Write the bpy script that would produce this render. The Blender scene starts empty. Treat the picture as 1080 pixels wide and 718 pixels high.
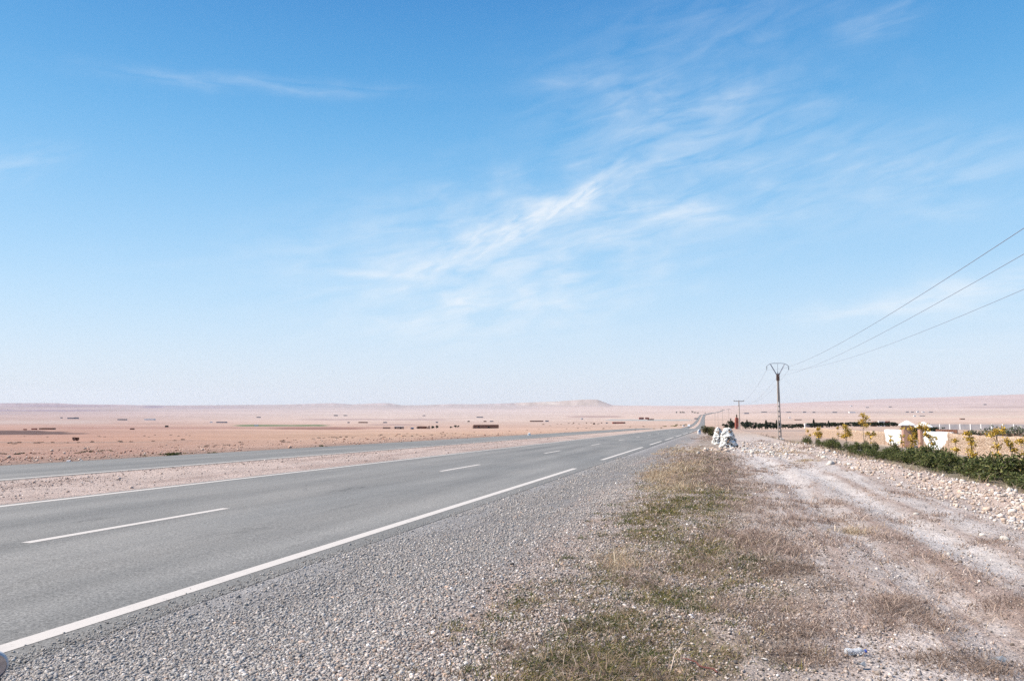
import bpy, math, random
import numpy as np
from mathutils import Vector, Matrix
rng = np.random.default_rng(7); random.seed(7)
scene = bpy.context.scene
COL = scene.collection
R = math.radians
# ------------------------------------------------------------------ frame
# world X = metres to the right across the road, Y = metres along the road, Z up; eye at (0,0,EYE)
EYE = 1.4; F = 810.0; PITCH = math.atan(71/810); YAW = R(14.9)
cP, sP, cY, sY = math.cos(PITCH), math.sin(PITCH), math.cos(YAW), math.sin(YAW)

def rays(px, py):
    u = (np.asarray(px, float)-540)/F; v = (359-np.asarray(py, float))/F
    f = cP - v*sP; z = sP + v*cP
    return u*cY - f*sY, u*sY + f*cY, z
def to_px(x, y, z):
    r = x*cY + y*sY; f = -x*sY + y*cY; zz = z-EYE
    d = f*cP + zz*sP; v = -f*sP + zz*cP
    d = np.where(d < .05, .05, d)
    return 540+F*r/d, 359-F*v/d

# ------------------------------------------------------------------ noise
def _h(ix, iy, s):
    n = (ix*374761393 + iy*668265263 + s*974634541) & 0x7fffffff
    n = ((n ^ (n >> 13))*1274126177) & 0x7fffffff
    return ((n ^ (n >> 16)) & 0xffff)/65535.0
def vn(x, y, s=0):
    x = np.asarray(x, float); y = np.asarray(y, float)
    ix = np.floor(x).astype(np.int64); iy = np.floor(y).astype(np.int64)
    fx = x-ix; fy = y-iy; fx = fx*fx*(3-2*fx); fy = fy*fy*(3-2*fy)
    a = _h(ix, iy, s); b = _h(ix+1, iy, s); c = _h(ix, iy+1, s); d = _h(ix+1, iy+1, s)
    return (a*(1-fx)+b*fx)*(1-fy)+(c*(1-fx)+d*fx)*fy
def fbm(x, y, s=0, o=4):
    t = 0; a = .5; n = 0
    for i in range(o):
        t = t+a*vn(x*2**i, y*2**i, s+i*17); n += a; a *= .5
    return t/n
def sst(a, b, x):
    t = np.clip((np.asarray(x, float)-a)/(b-a), 0, 1); return t*t*(3-2*t)

# ------------------------------------------------------------------ terrain
_py = np.arange(-600, 15000, 5.0)
_pz = np.interp(_py, [-600, 230, 500, 900, 1500, 2000, 2500, 3000, 4000, 5000, 7000, 15000],
                [11.8, -4.53, -12.1, -18.6, -24, -25, -21, -15, -7, 1.4, 13, 20])
_k = np.ones(21)/21
_pz = np.concatenate([_pz[:10], np.convolve(_pz, _k, 'valid'), _pz[-10:]])
def P(y): return np.interp(y, _py, _pz)
E_FULL = [(-900, 426), (-100, 425), (0, 425), (60, 425), (85, 426.4), (180, 427.4), (300, 426.6), (352, 425.0), (372, 426.4), (387, 425.9),
          (402, 425.1), (411, 425.2), (424, 427.2), (450, 427), (475, 426), (500, 426.4), (540, 425), (560, 424.2), (588, 423.2), (605, 421.8),
          (622, 421.1), (630, 421.4), (637, 424), (645, 427), (660, 427.6), (760, 428), (800, 426.2), (860, 423.6), (920, 421), (1000, 418.5), (1080, 415.5),
          (1300, 412), (2000, 416)]
E_PLAIN = [(-900, 429), (-100, 428.6), (0, 428.6), (90, 428.6), (700, 428), (760, 428), (800, 426.4), (860, 424), (920, 421.6), (1000, 419), (1080, 416),
           (1300, 412.5), (2000, 416)]
def Eang(tab, x, y):
    r = x*cY+y*sY; f = -x*sY+y*cY
    f2 = np.where(f < 1e-3*np.hypot(x, y)+1e-6, 1e-3*np.hypot(x, y)+1e-6, f)
    px = 540+F*np.clip(r/f2, -1.8, 1.8)
    e = (430-np.interp(px, [t[0] for t in tab], [t[1] for t in tab]))/F
    return e*np.clip(f2/np.maximum(np.hypot(x, y), 1e-6), .35, 1)

def road_shift(y):
    return np.interp(y, [0, 230, 900, 2000, 2500, 2900, 3300, 4000, 5000, 6000], [0, 0, -10, -27, -31, -27, -16, 22, 70, 120])
R0, R1, RFAR = 2500., 7400., 9000.

def H(x, y, detail=True):
    x = np.asarray(x, float); y = np.asarray(y, float)
    r = np.hypot(x, y)
    xr = x - road_shift(y)
    z = P(y)
    # land right of the dirt track lies about a metre lower near by, a little higher far off
    near = 1-sst(150, 300, y)
    z = z - 1.0*sst(5.0, 9.0, x)*near*sst(-60, -20, y)
    z = z + 1.5*sst(14, 60, x)*sst(190, 345, y)*(1-sst(1100, 2000, y))
    # the plain falls away to the left of the side road
    q = np.clip(-23.0-x, 0, 260); z = z - .027*(q-.0019*q*q*.5*1.0)*sst(0, 10, q)
    # rubble bank along the track
    bank = np.exp(-((x-5.0-.5*np.sin(y*.13))/.75)**2)*sst(6, 12, y)*(1-sst(48, 60, y))
    z = z + .16*bank*(.6+.8*vn(x*1.3, y*1.0, 5))
    # long swells
    z = z + sst(300, 900, r)*(fbm(x/420, y/420, 31, 3)-.5)*3.0*(1-sst(2500, 4000, r))
    # far country
    rs = np.maximum(r, 1e-6)
    k0 = R0/rs
    base = P(y*k0)/R0
    s1 = sst(math.log(R0), math.log(R1), np.log(rs))
    ep = Eang(E_PLAIN, x, y); ef = Eang(E_FULL, x, y)
    zf = rs*(base*(1-s1)+ep*s1) + (ef-ep)*rs*sst(4700, 6600, r) + EYE*s1
    zf = zf + (fbm(x/500, y/500, 41, 4)-.5)*14*sst(3000, 5500, r)*(1-sst(6600, 7300, r))
    end = R1*ef+EYE
    zf = np.where(r > R1, end-(r-R1)*.02, zf)
    w = sst(R0*.8, R0*1.05, r)
    z = z*(1-w)+zf*w
    # roadbed
    dmain = np.maximum(np.abs(xr+7.75)-3.85, 0)      # main road -11.6..-3.9
    dside = np.maximum(np.abs(xr+18.75)-2.75, 0)     # side road -21.5..-16.0
    imain = np.maximum(3.85-np.abs(xr+7.75), 0); iside = np.maximum(2.75-np.abs(xr+18.75), 0)
    fl = np.maximum(sst(.02, .45, imain), sst(.02, .45, iside))
    gone = 1-sst(4400, 4600, y)
    if detail:
        m = sst(0, .5, dmain)*sst(0, .5, dside)
        verge = sst(-2.6, -1, x)*(1-sst(60, 120, r))
        z = z + m*(fbm(x*1.1, y*.7, 3, 3)-.5)*.10*verge
        z = z + m*(1-verge)*(fbm(x*.5, y*.4, 9, 4)-.5)*.14*sst(-22.5, -24, -np.abs(x))*(1-sst(200, 500, r))
        # tyre ruts of the dirt track
        for c0 in (2.73, 1.75):
            z = z - .05*np.exp(-((x-trk(y)-c0+2.75)/.28)**2)*(1-sst(40, 60, y))*sst(-20, -8, y)
        z = z + .10*np.exp(-((x+.55)/.9)**2)*sst(11, 16, y)*(1-sst(32, 40, y))*(.5+vn(x*.8, y*.5, 77))
        z = z + .07*np.exp(-((xr+13.75)/1.6)**2)*(1-sst(400, 800, y))
    z = z - (.09+.00012*np.clip(y, 0, 5000))*fl*gone*sst(-500, -300, y) + .0*gone
    return z
def trk(y):      # centre line of the dirt track
    return np.interp(y, [-20, 5, 12, 20, 28, 36, 44, 52], [2.9, 2.8, 2.7, 2.7, 2.75, 2.7, 2.2, .8])
def Hs(x, y): return float(H(np.array([x]), np.array([y]))[0])
def hit(px, py):
    """where the line of sight through a point of the photograph meets the land"""
    dx, dy, dz = rays(px, py)
    dx, dy, dz = [np.atleast_1d(np.asarray(v, float)) for v in (dx, dy, dz)]
    n = len(dx)
    if np.min(py) > 472:          # near land: a few fixed-point steps are enough
        t = -EYE/dz
        for _ in range(12): t = (H(dx*t, dy*t, False)-EYE)/dz
        return dx*t, dy*t, H(dx*t, dy*t)
    t = np.full(n, .6*EYE/max(1e-4, -float(dz.min()))) if dz.min() < 0 else np.full(n, 300.)
    lo = t.copy(); done = np.zeros(n, bool); hi = np.full(n, 9000.)
    while t[0] < 8800:
        below = (EYE+dz*t) < H(dx*t, dy*t, False)
        new = below & ~done
        hi[new] = t[new]; done |= below
        lo = np.where(done, lo, t)
        if done.all(): break
        t = t*1.05
    for _ in range(16):
        m = (lo+hi)/2; b = (EYE+dz*m) < H(dx*m, dy*m, False)
        hi = np.where(b, m, hi); lo = np.where(b, lo, m)
    x = dx*hi; y = dy*hi
    return x, y, H(x, y)
def hit1(px, py):
    x, y, z = hit(np.array([px]), np.array([py])); return Vector((float(x[0]), float(y[0]), float(z[0])))
def fwd(p): return -p[0]*sY+p[1]*cY
def at_fwd(px, L):
    """ground point at distance L ahead of the camera, in the column px of the photograph"""
    u = (px-540)/F; x = L*(u*cY-sY); y = L*(u*sY+cY)
    return Vector((x, y, Hs(x, y)))

# ------------------------------------------------------------------ materials
def lin(c):
    c = np.asarray(c, float)/255
    return np.where(c <= .04045, c/12.92, ((c+.055)/1.055)**2.4)
KEXP = np.array([1.82, 1.94, 2.00])          # how much brighter a sunlit level surface shows than its albedo
def alb(*c): return tuple(float(v) for v in lin(c)/KEXP)

class NT:
    def __init__(s, name):
        s.m = bpy.data.materials.new(name); s.m.use_nodes = True
        s.t = s.m.node_tree; s.n = s.t.nodes; s.l = s.t.links
        s.b = s.n['Principled BSDF']; s.b.inputs['Specular IOR Level'].default_value = .2
        s.b.inputs['Roughness'].default_value = .9
    def node(s, typ, **kw):
        nd = s.n.new(typ)
        for k, v in kw.items():
            if k.startswith('i_'):
                key = k[2:]; key = int(key) if key.isdigit() else key.replace('_', ' ')
                if hasattr(v, 'is_linked'): s.l.new(v, nd.inputs[key])
                else: nd.inputs[key].default_value = v
            else: setattr(nd, k, v)
        return nd
    def obj(s): return s.node('ShaderNodeTexCoord').outputs['Object']
    def mapping(s, v, sc):
        return s.node('ShaderNodeMapping', i_Vector=v, i_Scale=sc).outputs[0]
    def noise(s, v, scale, det=4, rough=.6): return s.node('ShaderNodeTexNoise', i_Vector=v, i_Scale=scale, i_Detail=det, i_Roughness=rough).outputs[0]
    def vor(s, v, scale, out='Distance', feature='F1'):
        nd = s.node('ShaderNodeTexVoronoi', i_Vector=v, i_Scale=scale); nd.feature = feature
        return nd.outputs[out]
    def rng(s, v, a, b, c, d): return s.node('ShaderNodeMapRange', i_0=v, i_1=a, i_2=b, i_3=c, i_4=d).outputs[0]
    def math(s, op, a, b=0.): return s.node('ShaderNodeMath', operation=op, i_0=a, i_1=b).outputs[0]
    def mix(s, f, a, b, mode='MIX'):
        nd = s.node('ShaderNodeMix', data_type='RGBA', blend_type=mode)
        for k, v in ((0, f), (6, a), (7, b)):
            if hasattr(v, 'is_linked'): s.l.new(v, nd.inputs[k])
            else: nd.inputs[k].default_value = (*v, 1) if isinstance(v, tuple) and len(v) == 3 else v
        return nd.outputs[2]
    def scale(s, col, val):       # colour times a value
        nd = s.node('ShaderNodeVectorMath', operation='SCALE'); s.l.new(col, nd.inputs[0])
        if hasattr(val, 'is_linked'): s.l.new(val, nd.inputs['Scale'])
        else: nd.inputs['Scale'].default_value = val
        return nd.outputs[0]
    def attr(s): return s.node('ShaderNodeAttribute', attribute_name='col').outputs['Color']
    def out(s, col=None, bump=None, strength=.5, dist=.02):
        if col is not None:
            if hasattr(col, 'is_linked'): s.l.new(col, s.b.inputs['Base Color'])
            else: s.b.inputs['Base Color'].default_value = (*col, 1)
        if bump is not None:
            bp = s.node('ShaderNodeBump', i_Height=bump, i_Strength=strength, i_Distance=dist)
            s.l.new(bp.outputs[0], s.b.inputs['Normal'])
        return s.m
MAT = {}
def build_materials():
    # soil: the colour of each patch comes with the mesh, grain and clods from noise
    n = NT('soil'); o = n.obj(); c = n.attr()
    g = n.noise(o, 55, 3, .7); g2 = n.noise(o, 9, 5, .65); g3 = n.noise(o, .9, 5, .65); g4 = n.noise(n.mapping(o, (.05, .02, .05)), 1, 5, .6)
    v = n.vor(o, 38)
    f = n.math('MULTIPLY', n.rng(g, .3, .7, .72, 1.28), n.rng(g2, .3, .7, .82, 1.18))
    f = n.math('MULTIPLY', f, n.rng(g3, .3, .7, .86, 1.14)); f = n.math('MULTIPLY', f, n.rng(g4, .35, .65, .94, 1.06))
    f = n.math('MULTIPLY', f, n.rng(v, 0, .55, 1.12, .86))
    h = n.math('ADD', n.math('MULTIPLY', g2, 1.5), n.math('ADD', n.math('MULTIPLY', g, .35), n.math('MULTIPLY', v, -.25)))
    MAT['soil'] = n.out(n.scale(c, f), h, .8, .05)
    # asphalt
    n = NT('asphalt'); o = n.obj()
    s = n.noise(o, 52, 4, .8); s2 = n.noise(o, 26, 4, .7); b = n.noise(n.mapping(o, (1.0, .05, 1)), 1.3, 5, .6); p = n.noise(n.mapping(o, (.6, .12, 1)), 1, 5, .6)
    x = n.node('ShaderNodeSeparateXYZ', i_0=o).outputs[0]
    # worn wheel paths repeat across each lane
    wv = n.math('COSINE', n.math('MULTIPLY', n.math('ADD', x, 7.7), 2*math.pi/1.78))
    f = n.math('MULTIPLY', n.rng(s, .34, .66, .55, 1.42), n.rng(s2, .3, .7, .84, 1.16))
    f = n.math('MULTIPLY', f, n.rng(b, .3, .7, .86, 1.14)); f = n.math('MULTIPLY', f, n.rng(p, .3, .7, .90, 1.10))
    stn = n.noise(n.mapping(o, (1.4, .5, 1)), 1.0, 5, .7); f = n.math('MULTIPLY', f, n.rng(stn, .62, .70, 1.0, .84))
    f = n.math('MULTIPLY', f, n.rng(wv, -1, 1, 1.04, .96))
    ck = n.vor(n.mapping(o, (1.0, .55, 1)), .32, 'Distance', 'DISTANCE_TO_EDGE')
    wob = n.noise(o, 2.2, 4, .7); ck = n.math('ADD', ck, n.math('MULTIPLY', n.math('SUBTRACT', wob, .5), .06))
    ckm = n.math('MULTIPLY', n.rng(n.math('ABSOLUTE', ck), 0, .004, 1, 0), n.rng(n.noise(o, .16, 2), .52, .62, 0, .4))
    f = n.math('MULTIPLY', f, n.math('SUBTRACT', 1, ckm))
    col = n.scale(n.mix(n.rng(p, .3, .7, 0, 1), alb(151, 152, 149), alb(160, 159, 154)), f)
    MAT['asphalt'] = n.out(col, n.math('ADD', s, n.math('MULTIPLY', s2, .8)), .35, .008)
    MAT['asphalt'].node_tree.nodes['Principled BSDF'].inputs['Roughness'].default_value = .75
    # worn road paint
    n = NT('road_paint'); o = n.obj()
    w = n.noise(o, 45, 4, .75); w2 = n.noise(o, 3, 4, .7)
    f = n.math('ADD', n.rng(w, .56, .70, 0, .75), n.rng(w2, .55, .75, 0, .4))
    MAT['paint'] = n.out(n.mix(f, alb(244, 240, 233), alb(196, 195, 191)), n.noise(o, 140, 2, .7), .3, .006)
    # things with a colour carried by their mesh
    for nm, ro, sp in (('stone', .9, .2), ('plain', .7, .3)):
        n = NT(nm); o = n.obj()
        g = n.noise(o, 30 if nm == 'stone' else 8, 4, .7)
        MAT[nm] = n.out(n.scale(n.attr(), n.rng(g, .3, .7, .82, 1.18) if nm == 'stone' else n.rng(g, .3, .7, .93, 1.07)), g, .4 if nm == 'stone' else .1, .02)
        n.b.inputs['Roughness'].default_value = ro
    # leaves and dry stalks
    for nm, tr in (('leaf', .3), ('stalk', .25)):
        n = NT(nm); c = n.attr(); n.l.new(c, n.b.inputs['Base Color']); n.b.inputs['Roughness'].default_value = .6
        t = n.node('ShaderNodeBsdfTranslucent'); n.l.new(c, t.inputs[0])
        mx = n.node('ShaderNodeMixShader', i_0=tr); n.l.new(n.b.outputs[0], mx.inputs[1]); n.l.new(t.outputs[0], mx.inputs[2])
        n.l.new(mx.outputs[0], n.n['Material Output'].inputs[0]); MAT[nm] = n.m
    n = NT('bark'); o = n.obj(); g = n.noise(n.mapping(o, (8, 8, 2)), 2, 4)
    MAT['bark'] = n.out(n.mix(n.rng(g, .3, .7, 0, 1), (.10, .075, .055), (.22, .18, .14)), g, .5, .02)
    n = NT('concrete'); o = n.obj(); g = n.noise(n.mapping(o, (3, 3, .7)), 2, 5)
    MAT['concrete'] = n.out(n.mix(n.rng(g, .35, .65, 0, 1), alb(214, 202, 190), alb(236, 228, 218)), g, .2, .02)
    n = NT('galvanised_steel'); o = n.obj(); g = n.noise(o, 6, 4)
    MAT['steel'] = n.out(n.mix(n.rng(g, .35, .65, 0, 1), (.24, .25, .29), (.36, .37, .41)), None); n.b.inputs['Metallic'].default_value = .5; n.b.inputs['Roughness'].default_value = .5
    n = NT('insulator_glass'); MAT['insulator'] = n.out((.30, .33, .34)); n.b.inputs['Roughness'].default_value = .2
    n = NT('wire'); MAT['wire'] = n.out((.22, .23, .28)); n.b.inputs['Roughness'].default_value = .5
    # rubble masonry
    n = NT('rubble_masonry'); o = n.obj(); m_ = n.mapping(o, (3.2, 3.2, 4.2))
    v = n.vor(m_, 1.0, 'Color'); d = n.vor(m_, 1.0, 'Distance', 'DISTANCE_TO_EDGE'); g = n.noise(o, 14, 5, .7); gb = n.noise(o, .5, 4)
    c = n.mix(n.node('ShaderNodeSeparateColor', i_0=v).outputs[0], alb(216, 184, 156), alb(242, 220, 198))
    c = n.mix(n.rng(d, 0, .09, .85, 0), c, alb(226, 202, 180)); c = n.scale(c, n.math('MULTIPLY', n.rng(g, .3, .7, .85, 1.15), n.rng(gb, .3, .7, .92, 1.08)))
    MAT['masonry'] = n.out(c, n.math('ADD', n.rng(d, 0, .15, 0, 1), n.math('MULTIPLY', g, .5)), .9, .05)
    # whitewash thinning out to bare stone along its lower and outer edges
    n = NT('whitewash'); o = n.obj(); m_ = n.mapping(o, (3.2, 3.2, 4.2))
    d = n.vor(m_, 1.0, 'Distance', 'DISTANCE_TO_EDGE'); g = n.noise(o, 14, 5, .7); e = n.noise(o, 1.1, 5, .7)
    k = n.node('ShaderNodeSeparateColor', i_0=n.attr()).outputs[0]
    msk = n.rng(n.math('ADD', k, n.math('MULTIPLY', n.math('SUBTRACT', e, .5), 1.7)), .36, .52, 0, 1)
    c = n.mix(msk, n.scale(n.mix(n.rng(g, .3, .7, 0, 1), alb(205, 172, 146), alb(228, 204, 182)), 1.0), (.80, .79, .77))
    MAT['whitewash'] = n.out(c, n.math('ADD', n.rng(d, 0, .15, 0, 1), n.math('MULTIPLY', g, .5)), .5, .04)
    n = NT('pink_plaster'); o = n.obj(); g = n.noise(o, 5, 5, .7); g2 = n.noise(n.mapping(o, (2, 2, .6)), 1.5, 4)
    MAT['plaster'] = n.out(n.mix(n.rng(g2, .35, .65, 0, 1), alb(226, 178, 156), alb(238, 200, 180)), g, .3, .02)
    n = NT('white_plaster'); o = n.obj(); g = n.noise(o, 5, 5, .7)
    MAT['white'] = n.out(n.mix(n.rng(g, .35, .7, 0, 1), (.80, .79, .77), (.70, .68, .65)), g, .2, .02)
    n = NT('mud_brick'); o = n.obj(); g = n.noise(o, 1.4, 5, .7)
    MAT['mud'] = n.out(n.mix(n.rng(g, .35, .65, 0, 1), alb(150, 108, 90), alb(178, 134, 112)), g, .3, .05)
    n = NT('pale_mud'); o = n.obj(); g = n.noise(o, 1.4, 5, .7)
    MAT['palemud'] = n.out(n.mix(n.rng(g, .35, .65, 0, 1), alb(214, 180, 158), alb(232, 206, 186)), g, .3, .05)
    n = NT('red_brick'); o = n.obj(); g = n.noise(o, 2.5, 5, .7)
    MAT['red'] = n.out(n.mix(n.rng(g, .35, .65, 0, 1), alb(196, 114, 98), alb(216, 140, 122)), g, .3, .03)
    n = NT('dark_opening'); MAT['dark'] = n.out((.02, .02, .022))
    n = NT('green_sheet'); o = n.obj(); g = n.noise(o, 2, 3); MAT['green'] = n.out(n.mix(n.rng(g, .3, .7, 0, 1), (.03, .16, .11), (.06, .24, .16)))
    n = NT('grey_block'); o = n.obj(); g = n.noise(o, .8, 4); MAT['block'] = n.out(n.mix(n.rng(g, .35, .65, 0, 1), alb(180, 182, 190), alb(205, 204, 208)), g, .2, .03)
    n = NT('vehicle_glass'); MAT['glass'] = n.out((.03, .04, .05)); n.b.inputs['Roughness'].default_value = .08; n.b.inputs['Specular IOR Level'].default_value = .6
    n = NT('white_paint'); MAT['carwhite'] = n.out((.78, .78, .78)); n.b.inputs['Roughness'].default_value = .3; n.b.inputs['Specular IOR Level'].default_value = .5
    n = NT('dark_paint'); MAT['cardark'] = n.out((.03, .03, .045)); n.b.inputs['Roughness'].default_value = .3; n.b.inputs['Specular IOR Level'].default_value = .5
    n = NT('rubber'); MAT['rubber'] = n.out((.02, .02, .02))
    n = NT('blue_plastic'); MAT['blue'] = n.out((.01, .10, .55)); n.b.inputs['Roughness'].default_value = .35; n.b.inputs['Specular IOR Level'].default_value = .5
    n = NT('blue_paint'); MAT['bluepaint'] = n.out((.08, .20, .45))
    n = NT('clear_plastic'); n.b.inputs['Base Color'].default_value = (.90, .90, .90, 1); n.b.inputs['Roughness'].default_value = .3
    n.b.inputs['Transmission Weight'].default_value = .6; n.b.inputs['IOR'].default_value = 1.2; n.b.inputs['Specular IOR Level'].default_value = .6; MAT['clear'] = n.m
    n = NT('mirror_glass'); n.out((.34, .37, .45)); n.b.inputs['Metallic'].default_value = 1; n.b.inputs['Roughness'].default_value = .04; MAT['mirror'] = n.m
    n = NT('grey_plastic'); n.out((.42, .43, .45)); n.b.inputs['Roughness'].default_value = .4; n.b.inputs['Specular IOR Level'].default_value = .4; MAT['greyplastic'] = n.m
build_materials()

# ------------------------------------------------------------------ mesh helpers
def mesh_np(name, V, Fs, C=None, mat=None, smooth=False):
    V = np.ascontiguousarray(V, dtype=np.float32); Fs = np.ascontiguousarray(Fs, dtype=np.int32)
    me = bpy.data.meshes.new(name); m, k = Fs.shape
    me.vertices.add(len(V)); me.vertices.foreach_set('co', V.ravel())
    me.loops.add(m*k); me.loops.foreach_set('vertex_index', Fs.ravel())
    me.polygons.add(m); me.polygons.foreach_set('loop_start', np.arange(0, m*k, k, dtype=np.int32))
    me.polygons.foreach_set('loop_total', np.full(m, k, dtype=np.int32))
    if smooth: me.polygons.foreach_set('use_smooth', np.ones(m, bool))
    if C is not None:
        a = me.color_attributes.new('col', 'FLOAT_COLOR', 'POINT')
        C4 = np.ones((len(V), 4), np.float32); C4[:, :3] = C; a.data.foreach_set('color', C4.ravel())
    me.update(calc_edges=True); me.validate()
    if mat: me.materials.append(mat)
    return me
def link(name, me, parent=None, loc=None):
    o = bpy.data.objects.new(name, me); COL.objects.link(o)
    if parent is not None: o.parent = parent
    if loc is not None: o.location = loc
    return o
def tag(o, label=None, cat=None, group=None, kind=None):
    if label: o['label'] = label
    if cat: o['category'] = cat
    if group: o['group'] = group
    if kind: o['kind'] = kind
    return o
def thing(name, label, cat, loc, rz=0., group=None):
    o = link(name, None, None, loc); o.rotation_euler = (0, 0, rz); o.empty_display_size = .2
    return tag(o, label, cat, group)
def dup(root, loc, rz=0., sc=(1, 1, 1), label=None, group=None):
    c = root.copy(); COL.objects.link(c); c.location = loc; c.rotation_euler = (0, 0, rz); c.scale = sc
    if label: c['label'] = label
    if group: c['group'] = group
    for ch in list(root.children):
        d = ch.copy(); COL.objects.link(d); d.parent = c
        for g in list(ch.children):
            e = g.copy(); COL.objects.link(e); e.parent = d
    return c

class MB:
    """collects boxes, tubes and turned shapes into one mesh"""
    def __init__(s): s.v = []; s.f = []; s.c = []; s.col = (.5, .5, .5)
    def add(s, vs, fs):
        b = len(s.v); s.v += [tuple(p) for p in vs]; s.c += [s.col]*len(vs); s.f += [tuple(b+i for i in f) for f in fs]
    def box(s, c, d, rz=0., top=(1, 1), shear=(0, 0)):
        vs = []
        for z, (kx, ky), (ox, oy) in ((-.5, (1, 1), (0, 0)), (.5, top, shear)):
            for x, y in ((-.5, -.5), (.5, -.5), (.5, .5), (-.5, .5)):
                vx, vy = x*d[0]*kx+ox, y*d[1]*ky+oy
                vs.append((c[0]+vx*math.cos(rz)-vy*math.sin(rz), c[1]+vx*math.sin(rz)+vy*math.cos(rz), c[2]+z*d[2]))
        s.add(vs, [(3, 2, 1, 0), (4, 5, 6, 7), (0, 1, 5, 4), (1, 2, 6, 5), (2, 3, 7, 6), (3, 0, 4, 7)])
    def tube(s, pts, rad, n=6, cap=True):
        pts = [Vector(p) for p in pts]; rad = rad if hasattr(rad, '__len__') else [rad]*len(pts)
        vs = []; fs = []
        for i, p in enumerate(pts):
            t = (pts[min(i+1, len(pts)-1)]-pts[max(i-1, 0)]).normalized()
            u = t.cross(Vector((0, 0, 1)))
            if u.length < .05: u = t.cross(Vector((1, 0, 0)))
            u.normalize(); w = t.cross(u)
            for k in range(n):
                a = 2*math.pi*k/n; vs.append(p+(u*math.cos(a)+w*math.sin(a))*rad[i])
        for i in range(len(pts)-1):
            for k in range(n):
                k2 = (k+1) % n; fs.append((i*n+k, i*n+k2, (i+1)*n+k2, (i+1)*n+k))
        if cap: fs += [tuple(range(n))[::-1], tuple((len(pts)-1)*n+k for k in range(n))]
        s.add(vs, fs)
    def lathe(s, prof, n=20, M=Matrix(), cap=True):
        vs = []; fs = []
        for r, z in prof:
            for k in range(n):
                a = 2*math.pi*k/n; vs.append(M @ Vector((r*math.cos(a), r*math.sin(a), z)))
        for i in range(len(prof)-1):
            for k in range(n):
                k2 = (k+1) % n; fs.append((i*n+k, i*n+k2, (i+1)*n+k2, (i+1)*n+k))
        if cap: fs += [tuple(range(n))[::-1], tuple((len(prof)-1)*n+k for k in range(n))]
        s.add(vs, fs)
    def obj(s, name, mat, parent=None, loc=None, smooth=False, bevel=0.):
        me = bpy.data.meshes.new(name); me.from_pydata(s.v, [], s.f); me.validate(); me.materials.append(mat)
        a = me.color_attributes.new('col', 'FLOAT_COLOR', 'POINT')
        a.data.foreach_set('color', np.array([(*c, 1) for c in s.c], np.float32).ravel())
        if smooth: me.polygons.foreach_set('use_smooth', np.ones(len(me.polygons), bool))
        o = link(name, me, parent, loc)
        if bevel: b = o.modifiers.new('bevel', 'BEVEL'); b.width = bevel; b.segments = 2; b.limit_method = 'ANGLE'
        return o

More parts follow.
